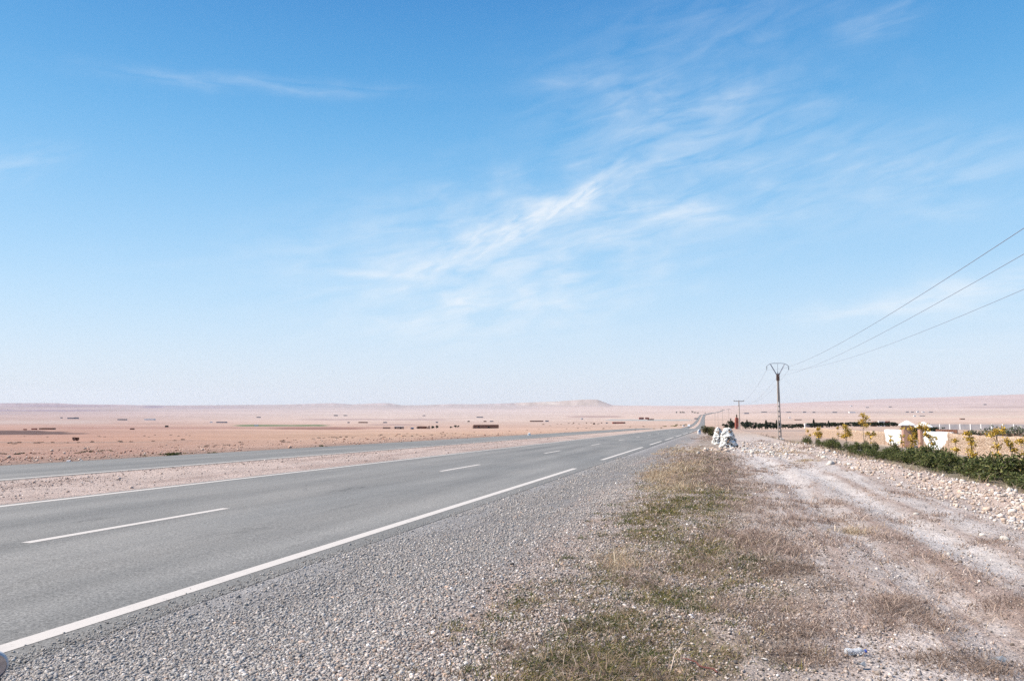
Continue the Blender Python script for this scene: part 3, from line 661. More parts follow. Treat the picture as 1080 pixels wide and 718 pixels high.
    def row(x0, y0, x1, y1, n, s, col):
        n = max(3, int(n*.75)); s = s*.85
        t = rng.random(n); px = x0+(x1-x0)*t; py = y0+(y1-y0)*t+rng.normal(0, .5, n)
        x, y, z = hit(px, py); d = np.hypot(x, y)
        m = 26; xx = np.repeat(x, m)+rng.normal(0, 1, n*m)*np.repeat(d*s*.0012, m); yy = np.repeat(y, m)+rng.normal(0, 1, n*m)*np.repeat(d*s*.0012, m)
        h = np.repeat(d*s*.0018*rng.uniform(.5, 1.4, n), m)*rng.uniform(.6, 1.2, n*m)
        ps.append(blades(xx, yy, h, h*.8, np.repeat(d*.0011, m), palette(n*m, col, .2)))
    row(0, 467.5, 200, 464.5, 26, .9, DARKB); row(0, 478.7, 110, 477, 22, 1.0, DARKB+GREEN); row(85, 476.6, 120, 475.8, 16, 1.0, GREEN+DARKB)
    row(180, 473, 370, 461, 34, .9, DARKB+MAUVE); row(150, 480.5, 240, 476.5, 18, 1.0, DARKB+OLIVE); row(380, 463, 480, 457, 24, .7, MAUVE+DARKB); row(330, 462, 470, 456.5, 20, .7, MAUVE)
    row(168, 480.2, 188, 479.4, 10, 2.0, GREEN); row(338, 471.8, 346, 471.4, 4, 1.3, GREEN); row(570, 448, 640, 446.5, 14, .5, DARKB); row(480, 456, 700, 449.5, 26, .45, MAUVE)
    row(530, 473.5, 600, 469.5, 18, .45, DARKB+MAUVE); row(600, 466, 690, 457, 18, .4, DARKB+MAUVE); row(700, 450, 724, 448, 8, .9, OLIVE); row(640, 455.5, 700, 451, 12, .6, STRAW)
    row(60, 517, 150, 511, 4, .45, DARKB); row(0, 461, 240, 459, 16, .5, MAUVE); row(400, 470, 560, 461.5, 14, .5, MAUVE)
    tag(link('field_scrub', mesh_np('field_scrub', *join(ps), MAT['stalk'])), 'dark scrub tufts in rows across the pink fields', 'scrub', kind='stuff')
build_weeds()

# ------------------------------------------------------------------ leafy plants
def leaf_cloud(pts, size, cols):
    n = len(pts); d1 = rng.normal(0, 1, (n, 3)); d1 /= np.linalg.norm(d1, axis=1)[:, None]
    d2 = np.cross(d1, rng.normal(0, 1, (n, 3))); d2 /= np.linalg.norm(d2, axis=1)[:, None]
    s = size*rng.uniform(.6, 1.3, (n, 1)); pts = np.asarray(pts)
    V = np.stack([pts-d1*s*.5, pts+d2*s*.28, pts+d1*s*.5, pts-d2*s*.28], 1).reshape(-1, 3)
    Fs = np.arange(n*4).reshape(-1, 4)
    return V, Fs, np.repeat(cols, 4, 0)
def blob_points(n, centres, radii):
    i = rng.integers(0, len(centres), n); d = rng.normal(0, 1, (n, 3)); d /= np.linalg.norm(d, axis=1)[:, None]
    return np.asarray(centres)[i]+d*np.asarray(radii)[i]*(rng.random((n, 1))**.4)
def acol(n, cols, sp=.2): c = np.array(cols); return c[rng.integers(0, len(c), n)]*rng.lognormal(0, sp, (n, 1))
LEAFGREEN = [(.075, .095, .026), (.11, .125, .04), (.05, .064, .020), (.16, .16, .055), (.09, .08, .03)]
YELLOW = [(.58, .38, .05), (.50, .30, .045), (.66, .47, .10), (.36, .22, .05)]
DARKTREE = [(.020, .032, .018), (.030, .042, .022), (.045, .055, .026), (.015, .022, .014)]

def make_shrub(seed):
    c = [(random.uniform(-.45, .45), random.uniform(-.45, .45), random.uniform(.25, .75)) for _ in range(9)]
    rd = [[random.uniform(.22, .36)]*3 for _ in c]
    pts = blob_points(820, c, rd); pts[:, 2] = np.maximum(pts[:, 2], .03)
    leaf = mesh_np('foliage', *leaf_cloud(pts, .11, acol(820, LEAFGREEN, .38)), MAT['leaf'])
    m = MB()
    for q in c: m.tube([(random.uniform(-.06, .06), random.uniform(-.06, .06), -.05), (q[0]*.5, q[1]*.5, q[2]*.55), (q[0]*.95, q[1]*.95, q[2])], [.022, .014, .006], 5)
    return leaf, m
def build_shrubs():
    protos = []
    lab = 'dense low dark green shrub in the row before the stone wall'
    lab2 = 'grey green shrub on the far thin end of the roadside row'
    spots = []
    y = 27.0
    while y < 96:
        for k in range(3 if y < 70 else (2 if y < 80 else 1)):
            l = 12.6-1.9*sst(40, 100, y)+(-.65, .75, -1.35)[k]+random.uniform(-.35, .35)
            if (88 < y < 92 and k == 0) or (69 < y < 73 and k != 1) or random.random() < .07: continue
            spots.append((float(l), y+random.uniform(-.5, .5)))
        y += 1.15 if y < 60 else 1.5
    for i, (x, y) in enumerate(spots):
        s = random.uniform(.8, 1.25)*(.72 if x < 12.6-1.9*float(sst(40, 100, y))-.95 else 1)*(1.08 if y < 42 else (.92 if y < 54 else .78)); loc = (x, y, Hs(x, y)-.02)
        if i < 6:
            leaf, m = make_shrub(i)
            t = thing('green_shrub', lab, 'shrub', loc, 0, 'green shrubs in the row before the wall')
            link('foliage', leaf, t); m.obj('stem', MAT['bark'], t); protos.append(t); t.scale = (s, s, s)
        else: dup(protos[i % 6], loc, random.uniform(0, 6.28), (s*random.uniform(.85, 1.3), s*random.uniform(.85, 1.3), s*random.choice((.5, .65, .8, .95, 1.1, 1.35))))
build_shrubs()

def make_sapling(h, crown, nl, base, yellow=YELLOW, leafsize=.13, sparse=False):
    """thin trunk, rising limbs, clumps of yellow leaves; crown = list of (dx,dz fraction, radius)"""
    trunk = MB(); pts = [(0, 0, -.1)]
    bend = random.uniform(-.06, .06)
    for k in range(1, 6): pts.append((bend*k*.5+random.uniform(-.02, .02), random.uniform(-.03, .03), h*.9*k/5))
    trunk.tube(pts, [.035, .03, .026, .02, .014, .006], 6)
    cs = []; rs = []; br = []
    for dx, fz, rad in crown:
        dy = random.uniform(-.25, .25)*rad*2; z = h*fz
        p0 = (0, 0, max(.2, z-abs(dx)*.9-.3)); br.append(MB()); br[-1].tube([p0, (dx*.5, dy*.4, z-.15*rad-.1), (dx, dy, z)], [.014, .01, .005], 5)
        cs.append((dx, dy, z)); rs.append([rad, rad, rad*.9])
    i = rng.integers(0, len(cs), nl); p = np.array(cs)[i]+rng.normal(0, .52, (nl, 3))*np.array(rs)[i]*np.array([1.15, 1.15, 1])
    lf = leaf_cloud(p, leafsize, acol(nl, yellow, .22))
    return trunk, br, lf
SAPS = [  # foot px, foot py hint (distance comes from the row), top py, crown, leaves, label, category
    (851.0, 96, 452.5, [(-.2, .9, .25), (.3, .6, .2)], 60, 'thin sapling with a few pale yellow leaves at the far end of the green shrubs'),
    (861.0, 88, 448.8, [(0, .85, .42), (.3, .6, .4), (-.35, .6, .4), (.1, .45, .35)], 330, 'round full yellow sapling farthest along the shrub row'),
    (881.0, 84, 448.5, [(0, .9, .22), (.1, .6, .2)], 50, 'bare thin sapling with a yellow tip left of the fullest yellow tree'),
    (890.3, 78, 447.2, [(-.25, .9, .4), (.25, .75, .45), (0, .55, .5), (.5, .6, .35), (-.5, .5, .3)], 470, 'fullest golden yellow sapling left of the tallest one'),
    (908.8, 72, 436.5, [(-.1, .97, .3), (.15, .88, .4), (-.1, .78, .4), (.15, .68, .35), (.5, .46, .3), (.9, .44, .25)], 420, 'tallest yellow sapling with leaves only near its top'),
    (915.5, 70, 458.0, [(0, .8, .2), (.1, .5, .15)], 34, 'small bare brown sapling right of the tallest yellow one'),
    (936.5, 66, 455.0, [(0, .8, .22), (-.1, .6, .25)], 60, 'short brownish sapling in front of the left white wall panel'),
    (948.5, 60, 448.0, [(0, .9, .25), (.1, .65, .3), (0, .45, .3)], 90, 'thin yellow sapling against the left gate pillar'),
    (959.5, 56, 449.0, [(-.15, .9, .3), (.2, .75, .35), (-.2, .6, .4), (.25, .5, .4), (0, .35, .4), (-.1, .2, .3)], 420, 'orange yellow sapling standing in the gateway'),
    (970.5, 54, 447.5, [(-.3, .95, .3), (.2, .92, .35), (.5, .86, .3)], 220, 'golden sapling whose crown covers the top of the right gate pillar'),
    (977.0, 50, 453.5, [(-.3, .9, .28), (.0, .8, .25), (.6, .75, .35), (.3, .6, .25)], 190, 'yellow sapling with a pale stem before the right white wall panel'),
    (1004.5, 45, 461.0, [(0, .9, .25), (-.1, .6, .3)], 110, 'small yellow sapling just right of the whitewashed panel'),
    (1020.5, 42, 455.0, [(-.3, .97, .2), (-.15, .82, .3), (.1, .68, .35), (0, .5, .35), (.1, .38, .3)], 330, 'narrow yellow sapling with a full column of leaves before the stone wall'),
    (1047.0, 38, 450.5, [(-.35, .85, .3), (.05, .9, .3), (.35, .95, .3), (.0, .6, .22), (0, .4, .25)], 300, 'tall forked yellow sapling with a bare lower stem beside the shrub edge'),
    (1061.0, 37, 462.5, [(-.25, .95, .25), (.1, .85, .25), (.35, .7, .2)], 170, 'bright yellow leaning sapling second from the right picture edge'),
    (1073.0, 35, 460.5, [(0, .9, .25), (.25, .6, .28), (-.2, .4, .3), (.1, .25, .35)], 240, 'straggly yellow sapling nearest the right picture edge')]
def build_saplings():
    for px, L, top, crown, nl, lab in SAPS:
        p = at_fwd(px, L); h = EYE+(430-top)*L/F-p.z; h = max(h, 1.0)
        t = thing('yellow_sapling', lab, 'sapling', p, 0, 'yellow leaved saplings along the stone wall'); t.rotation_euler = (0, 0, YAW)
        sx = h/3.2
        tr, br, lf = make_sapling(h, [(a*sx*.9, b, r*sx*.62+.06) for a, b, r in crown], int(nl*1.25), 0, leafsize=.08+.0012*L)
        tr.obj('trunk', MAT['bark'], t); [q.obj('branch', MAT['bark'], t) for q in br]; link('foliage', mesh_np('foliage', *lf, MAT['leaf']), t)
build_saplings()

def clump_tree(name, label, cat, loc, w, h, group=None, cols=DARKTREE, n=260, cone=False, trunk=True, leaf=None, dense=False):
    t = thing(name, label, cat, loc, 0, group)
    if cone:
        z = rng.random(n)**.8; a = rng.uniform(0, 6.283, n); rr = (1-z)**.7*w/2*rng.uniform(.5, 1.05, n)
        p = np.stack([rr*np.cos(a), rr*np.sin(a), h*(.05+.95*z)], -1)
    else:
        k = 16 if dense else 9; c = [(random.uniform(-.32, .32)*w, random.uniform(-.32, .32)*w, h*random.uniform(*((.15, .75) if dense else (.3, .78)))) for _ in range(k)]
        rd = [[w*random.uniform(.16, .26), w*random.uniform(.16, .26), h*random.uniform(.16, .24)] for _ in range(k)]
        p = blob_points(n, c, rd)
    link('crown', mesh_np('crown', *leaf_cloud(p, leaf or max(w, h)*.16, acol(n, cols, .3)), MAT['leaf']), t)
    if trunk:
        w = w*(.4 if dense else 1); m = MB(); m.tube([(0, 0, -.3), (.02*w, 0, h*.35), (0, .02*w, h*.75)], [w*.05, w*.04, w*.015], 6); m.obj('trunk', MAT['bark'], t)
    return t

def build_trees():
    # the dark row behind the wall on the right
    L = 330.
    spec = []
    px = 764.
    while px < 944:
        if 773.5 < px < 781 or 845 < px < 853: px += 2.2; continue
        if px < 767: top = 446
        elif px < 796: top = random.uniform(442.6, 444.8)
        elif px < 812: top = random.uniform(443.5, 446)
        elif px < 840: top = random.uniform(445, 447.2)
        elif px < 905: top = random.uniform(444.6, 446.8)
        else: top = random.uniform(445.0, 447.2)
        spec.append((px, top)); px += random.uniform(2.4, 4.2)
    protos = []
    lab = 'dark green tree in the long row on the plain behind the stone wall'
    for i, (px, top) in enumerate(spec):
        l = L+random.uniform(-12, 12); p = at_fwd(px, l); h = max(2.2, EYE+(430-top)*l/F-p.z)
        if i < 6: protos.append((clump_tree('row_tree', lab, 'tree', p, 3.2, 4.5, 'dark trees in the row on the plain', n=420, leaf=.55), 4.5)); protos[-1][0].scale = (1, 1, h/4.5)
        else: dup(protos[i % 6][0], p, random.uniform(0, 6.28), (random.uniform(.8, 1.2), random.uniform(.8, 1.2), h/4.5))
    for px, top in ((769.6, 441.2), (786.5, 442.6), (806.5, 442.6), (817.5, 442.8), (819.5, 443.0), (856.5, 441.8), (872, 443.6), (775.8, 437.0)):
        l = 326 if px != 775.8 else 349; p = at_fwd(px, l); h = EYE+(430-top)*l/F-p.z
        lab = {769.6: 'dark pointed cypress left of the red tower house', 856.5: 'narrow dark cypress rising between the green roofs', 775.8: 'olive pointed tree rising behind the red tower house'}.get(px, 'narrow dark cypress standing above the tree row behind the wall')
        clump_tree('cypress', lab, 'cypress', p, 1.5, h, 'cypresses in the tree row', n=300, cone=True, leaf=.5, cols=DARKTREE if px != 775.8 else [(.10, .10, .03), (.14, .12, .04)])
    # roadside bush in the middle
    p = hit1(746.8, 459.5); k = fwd(p)/F
    clump_tree('roadside_bush', 'round olive bush on the verge beyond the white stone cairns', 'bush', p, 16*k, 11.5*k, cols=[(.11, .10, .045), (.14, .125, .06), (.08, .08, .03), (.19, .16, .08)], n=2800, leaf=.13, dense=True)
    # grey shrubs behind the right end of the wall
    for i, (px, l, w, h) in enumerate(((1026, 105, 3.0, 1.6), (1034, 112, 3.5, 1.2), (1048.5, 104, 5.0, 2.3), (1060, 106, 3.4, 1.9), (1071, 103, 3.6, 2.3), (1081, 104, 3.8, 2.0), (1020, 110, 3.0, 1.1), (1053, 107, 2.6, 1.7))):
        p = at_fwd(px, l)
        clump_tree('grey_shrub', 'grey green shrub in the brown strip behind the right end of the wall', 'shrub', p, w, h*1.15, 'grey shrubs behind the wall', cols=[(.12, .13, .08), (.17, .17, .12), (.08, .09, .05)], n=420, leaf=.28)
    # dark trees far off where the roads climb
    for px, py, w, h in ((713.5, 435.8, 2.6, 2.0), (718.2, 435.9, 3.0, 2.2), (721.0, 436.0, 3.2, 2.4), (730.3, 435.6, 2.4, 2.8), (733.0, 436, 3.0, 2.2), (736.0, 436.4, 2.6, 2.0), (743.6, 436.4, 1.6, 2.0)):
        p = hit1(px, py); k = fwd(p)/F
        clump_tree('far_tree', 'dark tree clump far off where the two roads climb', 'tree', p, w*k, h*k, 'far trees by the climbing roads', n=120, trunk=True)
    # trees among the mud houses on the left
    for px, py, w, h, lab in ((456.6, 452.0, 4.6, 3.4, 'dark tree clump against the tan mound wall'), (460.6, 452.0, 5.0, 4.4, 'larger dark tree right of the tan mound wall'), (475.6, 451.4, 3.4, 2.4, 'small dark tree left of the brown barn'),
                             (480.4, 451.0, 4.2, 3.4, 'dark round tree between mound wall and brown barn'), (483.2, 450.8, 3.2, 2.6, 'low dark tree nearest the brown barn')):
        p = hit1(px, py); k = fwd(p)/F
        clump_tree('farm_tree', lab, 'tree', p, w*k, h*k, 'trees beside the mud farm', n=320)
build_trees()

# ------------------------------------------------------------------ poles and wires
def build_poles():
    p = hit1(821.9, 465.6); p.x = 7.4; p.y = 101.0; p.z = Hs(7.4, 101.0)
    L = fwd(p); k = L/F
    top = EYE+(430-394.5)*k-p.z; up = EYE+(430-383.0)*k-p.z
    t = thing('power_pole', 'tall pierced concrete power pole with a V shaped steel head', 'power pole', p, YAW)
    m = MB()
    # two legs joined by rungs low down, closed shaft above
    hs = top*.62
    for s in (-1, 1): m.tube([(s*.19, 0, -.6), (s*.11, 0, hs)], [.075, .06], 4)
    z = .5
    while z < hs:
        w = .19-(.08*z/hs); m.box((0, 0, z), (2*w, .14, .16)); z += .62
    m.box((0, 0, (hs+top)/2-.05), (.30, .19, top-hs+.25), top=(.75, .8))
    m.obj('shaft', MAT['concrete'], t)
    b = MB(); b.box((0, 0, .05), (.95, .8, .5), top=(.8, .8)); b.obj('footing', MAT['white'], t, bevel=.04)
    c = MB(); c.col = alb(150, 120, 104); c.box((0, 0, top-.45), (.34, .24, .75)); c.obj('collar', MAT['plain'], t)
    aw = 7.4*k
    for s in (-1, 1):
        a = MB(); a.tube([(0, 0, top-.35), (s*aw, 0, up-.15)], [.07, .055], 4); a.obj('arm', MAT['steel'], t)
    arch = MB(); pts = []
    for q in range(-10, 11):
        f = q/10; pts.append((f*11.6*k, 0, up-(f**4)*3.4*k*.9-.02))
    arch.tube(pts, .035, 5); arch.tube([(0, 0, up), (0, 0, top+.15)], .02, 5); arch.obj('tie_bar', MAT['steel'], t)
    ends = []
    for q, zz in ((-11.6*k, up-3.06*k), (0.0, top+.25), (11.6*k, up-3.06*k)):
        i = MB()
        for d in range(4):
            i.lathe([(.02, .0), (.085, -.03), (.085, -.06), (.02, -.11)], 8, Matrix.Translation((q, 0, zz-.12*d)))
        i.obj('insulator', MAT['insulator'], t)
        ends.append((q, zz-.5))
    head = [Vector((p.x+q*cY, p.y+q*sY, p.z+zz)) for q, zz in ends]
    # the plain T pole behind and the smaller ones receding along the road
    poles = [(780.0, 452.6, 422.8, 11.0, 'slim T shaped power pole beside the red tower house'), (769.0, 451.2, 431.5, 4.5, 'thin power pole just left of the T shaped one'),
             (762.3, 450.4, 431.8, 3.2, 'thin power pole farther left behind the white cairns'), (757.4, 449.6, 435.0, 2.2, 'faint distant power pole beside the climbing road'), (754.2, 449.0, 436.2, 1.8, 'faintest and farthest power pole along the road')]
    heads = [head]
    for px, py, ty, w, lab in poles:
        q = hit1(px, py); k = fwd(q)/F; h = (py-ty)*k
        t = thing('power_pole', lab, 'power pole', q, YAW, 'power poles along the road')
        m = MB(); m.tube([(0, 0, -.5), (0, 0, h)], [.24, .15] if px > 775 else [.2, .15], 8); m.obj('shaft', MAT['concrete'], t)
        m = MB(); m.box((0, 0, h-.1), (w*k, .16, .2)); m.obj('crossarm', MAT['concrete'], t)
        hd = []
        for s in (-1, 0, 1):
            i = MB(); i.lathe([(.03, 0), (.10, .08), (.10, .2), (.03, .35)], 8, Matrix.Translation((s*w*k*.46, 0, h))); i.obj('insulator', MAT['insulator'], t)
            hd.append(Vector((q.x+s*w*k*.46*cY, q.y+s*w*k*.46*sY, q.z+h+.3)))
        heads.append(hd)
    # wires
    def wire(a, b, sag, r, lab, grp):
        m = MB(); pts = []
        for i in range(41):
            s = i/40; v = a.lerp(b, s); v.z -= sag*4*s*(1-s); pts.append(v)
        m.tube(pts, r, 5); tag(m.obj('power_line', MAT['wire']), lab, 'power line', grp)
    fo = [Vector((x, -42.0, 8.9)) for x in (6.7, 8.0, 10.2)]
    def fit_sag(a, b, y):       # droop that brings the wire over the verge at the height seen
        lo, hi = 0., 6.
        for _ in range(30):
            s = (lo+hi)/2; best = None
            for i in range(300):
                q = i/299*.95; v = a.lerp(b, q); v.z -= s*4*q*(1-q); px, py = to_px(np.array(v.x), np.array(v.y), v.z)
                if px > 1080: best = py; break
            if best is None or best < y: lo = s
            else: hi = s
        return s
    for a, b, lab, s in zip(head, fo, ('uppermost wire rising from the power pole to the right picture edge', 'middle wire rising from the power pole to the right picture edge', 'lowest wire sagging from the power pole to the right picture edge'), (237, 265, 303)):
        s = fit_sag(a, b, s); print('sag', s)
        wire(a, b, s, .008, lab, 'wires running over the verge')
    for i in range(len(heads)-1):
        for a, b, w in zip(heads[i], heads[i+1], ('left', 'middle', 'right')):
            lab = f'{w} wire from the big pole down to the T shaped pole' if i == 0 else 'faint far wire strung between the small poles along the road'
            wire(a, b, 2.2 if i == 0 else .8, 0.011 if i == 0 else .006, lab, 'wires to the distant poles')
build_poles()

# ------------------------------------------------------------------ cairns, stones and markers
def build_cairns():
    for px, py, ty, wpx, lab in ((768.0, 471.8, 451.2, 15.6, 'larger whitewashed stone cairn in front with dark unpainted stones'), (757.8, 468.2, 451.6, 10.4, 'smaller whitewashed stone cairn behind the larger one')):
        p = hit1(px, py); k = fwd(p)/F; h = (py-ty)*k; w = wpx*k
        n = 620; zf = rng.random(n)**1.05; a = rng.uniform(0, 6.283, n)
        prof = np.interp(zf, [0, .15, .45, .75, .92, 1], [.56, .50, .42, .33, .23, .08])*w*(1+.34*(vn(a*1.6+py, zf*4, 96)-.5))
        x = prof*np.cos(a); y = prof*np.sin(a); z = zf*h
        sz = rng.lognormal(math.log(.098), .40, n)*np.interp(zf, [0, 1], [1.35, .85])
        white = rng.random(n) < np.where(x*.9-y*.3 > .10, .66, .94)
        c = np.where(white[:, None], np.array([.78, .75, .70])*rng.uniform(.84, 1.04, (n, 1)), palette(n, [(120, 104, 92), (150, 130, 114), (180, 158, 140), (92, 84, 78)], .15))
        V, Fs, C = stones(x, y, sz, c, (ICO_V, ICO_F), .5, z, .46)
        core = MB(); core.col = (.72, .71, .69); core.lathe([(f*w*1.0, zz*h) for zz, f in ((-.06, .56), (.15, .46), (.45, .36), (.75, .29), (.92, .21), (1, .04))], 14)
        cv = np.array(core.v); tri = []
        for f in core.f:
            for q in range(1, len(f)-1): tri.append((f[0], f[q], f[q+1]))
        me = mesh_np('white_cairn', *join([(V, Fs, C), (cv, np.array(tri), np.tile(core.col, (len(cv), 1)))]), MAT['stone'])
        tag(link('white_cairn', me, None, p), lab, 'cairn', 'whitewashed cairns by the track')
    # pale rocks lined up across the end of the track
    bases = []
    def rock(loc, s, lab, grp, col=(.55, .50, .44)):
        if len(bases) < 6:
            i1 = ICO_V.copy(); d = {}; fs = []; vs = [tuple(v) for v in i1]
            def mid(a, b):
                key = (min(a, b), max(a, b))
                if key not in d:
                    v = (Vector(vs[a])+Vector(vs[b])); v.normalize(); d[key] = len(vs); vs.append(tuple(v))
                return d[key]
            for a, b, c in ICO_F:
                ab, bc, ca = mid(a, b), mid(b, c), mid(c, a); fs += [(a, ab, ca), (b, bc, ab), (c, ca, bc), (ab, bc, ca)]
            vv = np.array(vs)*(1+rng.uniform(-.16, .16, (len(vs), 1)))*np.array([.55, .42, .36]); vv[:, 2] = np.maximum(vv[:, 2], -.15)
            me = mesh_np('pale_rock', vv, np.array(fs), np.tile(np.array(col)*rng.uniform(.8, 1.15), (len(vv), 1)), MAT['stone'])
            o = link('pale_rock', me); bases.append(o); tag(o, lab, 'rock', grp)
        else:
            o = bases[random.randrange(6)].copy(); COL.objects.link(o); o['label'] = lab; o['group'] = grp
        o.location = (loc[0], loc[1], loc[2]+.10*s); o.scale = (s, s, s); o.rotation_euler = (random.uniform(-.2, .2), random.uniform(-.2, .2), random.uniform(0, 6.28))
    for i in range(44):
        t = random.random(); px = 781+t*42+random.uniform(-2, 2); py = 473.6+t*5.2+random.uniform(-1.6, 1.6)
        p = hit1(px, py); s = random.uniform(1.4, 4.2)*fwd(p)/F
        rock(p, s, 'pale rock in the row laid across the end of the track', 'rocks across the end of the track')
    for px, py, w, lab in ((876, 489.5, 9, 'flat broad pale boulder at the head of the rubble bank'), (869, 483, 6, 'pale boulder behind the flat broad one'), (906, 476.8, 7, 'pale slab at the break in the green shrubs'), (918, 477, 5, 'small pinkish slab at the break in the green shrubs'), (744, 473.2, 4, 'white rock left of the front cairn'), (738.5, 470.4, 2.5, 'small white rock at the gravel edge near the cairns'),
                       (723, 479.6, 2.6, 'white rock lying in the brown weeds by the road'), (966, 542, 5, 'white stone at the edge of the pale wheel track'), (1036, 564, 5.5, 'larger white stone on the outer track edge'), (1060, 569, 9, 'flat pale stone beside the outer track edge'), (1000, 582, 5, 'white stone lying between the wheel tracks'), (978, 609, 4, 'ochre stone in the brown middle strip of the track'),
                       (1022, 520, 6, 'ochre block on the crest of the rubble bank'), (1051, 527, 5, 'white block on the crest near the dry grass'), (960, 546, 4, 'small white stone left of the wheel track edge'), (804, 504, 3, 'white stone in the open patch below the rock row')):
        p = hit1(px, py); rock(p, w*fwd(p)/F, lab, 'loose rocks beside the track', (.6, .55, .48))
    # milestone
    p = hit1(737.6, 457.6); k = fwd(p)/F
    t = thing('milestone', 'small white kilometre stone with a blue panel left of the olive bush', 'milestone', p, YAW)
    m = MB(); w = 3.0*k; h = 3.3*k; vs = []; n = 10
    prof = [(-w/2, -.1), (w/2, -.1), (w/2, h)]+[(w/2*math.cos(math.pi*q/n), h+w/2*math.sin(math.pi*q/n)) for q in range(1, n)]+[(-w/2, h)]
    for yy in (-.14, .14): vs += [(x, yy, z) for x, z in prof]
    q = len(prof); m.add(vs, [tuple(range(q)), tuple(range(q, 2*q))[::-1]]+[(i, q+i, q+(i+1) % q, (i+1) % q) for i in range(q)]); m.obj('body', MAT['white'], t)
    m = MB(); m.box((.03, -.145, h*.85), (w*.42, .012, h*.45)); m.obj('panel', MAT['bluepaint'], t)
    # white post across the side road and slabs at its edge
    p = hit1(558.2, 460.3); k = fwd(p)/F
    t = thing('marker_post', 'squat white marker post beyond the side road', 'marker post', p, YAW)
    m = MB(); m.box((0, 0, 1.8*k), (3.2*k, 2*k, 4.0*k), top=(.85, .85)); m.obj('body', MAT['white'], t, bevel=.05)
    m = MB(); m.box((0, 0, 3.9*k), (2.4*k, 1.5*k, .35*k), top=(.3, .3)); m.obj('cap', MAT['white'], t)
    for px, py, w, hh, lab, col in ((406.5, 468.9, 5.2, 1.7, 'white broken kerb slab lying past the side road', (.62, .58, .52)), (415, 468.8, 9.0, 1.0, 'flat brown slab lying right of the white one', alb(176, 136, 118)), (456.5, 465.9, 5.0, 1.0, 'pale flat stone beside the side road edge', (.6, .55, .5)), (72.3, 486.6, 4.2, 1.6, 'white stone at the left side road edge', (.7, .68, .66)), (85.8, 486, 2.4, 1.2, 'small pale stone right of the white one by the side road', (.6, .55, .5))):
        p = hit1(px, py); k = fwd(p)/F
        n = 8; m = MB(); m.col = col
        m.box((0, 0, hh*k*.4), (w*k, 2.2*k, hh*k), random.uniform(-.1, .1)+YAW, top=(.88, .8), shear=(.05*w*k, 0)); m.box((w*k*.2, .1*k, hh*k*.8), (w*k*.5, 1.4*k, hh*k*.35), YAW, top=(.7, .7))
        tag(m.obj('kerb_slab', MAT['stone'], None, p, bevel=.03), lab, 'slab')
build_cairns()

# ------------------------------------------------------------------ stone wall with its gateway
WL = 19.3
def wall_piece(name, y0, y1, hgt, mat, parent, extra=0., thick=.5, white=False, seed=0, x0=WL):
    ys = np.arange(y0, y1+.01, .45 if y1 < 130 else .9); n = len(ys)
    g = H(np.full(n, x0), ys, False); zt = g+hgt+extra+(fbm(ys*1.3, ys*0+seed, 91, 3)-.5)*(.16 if not white else .10)
    rows = 7; V = []; C = []
    for i in range(n):
        for side in (0, 1):
            for k in range(rows):
                f = k/(rows-1); zz = g[i]-.3+(zt[i]-g[i]+.3)*f; bat = (1-f)*.06
                jx = (vn(np.array([ys[i]*3.]), np.array([zz*3.+side*30]), 92)[0]-.5)*.07
                V.append((x0+bat*(-1) + jx if side == 0 else x0+thick+bat+jx, ys[i], zz))
                e = min(ys[i]-y0, y1-ys[i])/(1.2+5*(1-f)); C.append((min(1, .25+e)*min(1, .15+f*1.5) if white else .5,)*3)
    F_ = []
    def idx(i, side, k): return (i*2+side)*rows+k
    for i in range(n-1):
        for k in range(rows-1):
            F_.append((idx(i, 0, k), idx(i, 0, k+1), idx(i+1, 0, k+1), idx(i+1, 0, k))); F_.append((idx(i, 1, k), idx(i+1, 1, k), idx(i+1, 1, k+1), idx(i, 1, k+1)))
        F_.append((idx(i, 0, rows-1), idx(i, 1, rows-1), idx(i+1, 1, rows-1), idx(i+1, 0, rows-1)))
    for i, fl in ((0, 1), (n-1, 0)):
        for k in range(rows-1):
            q = (idx(i, 0, k), idx(i, 1, k), idx(i, 1, k+1), idx(i, 0, k+1)); F_.append(q if fl else q[::-1])
    return link(name, mesh_np(name, np.array(V), np.array(F_), np.array(C), mat), parent)
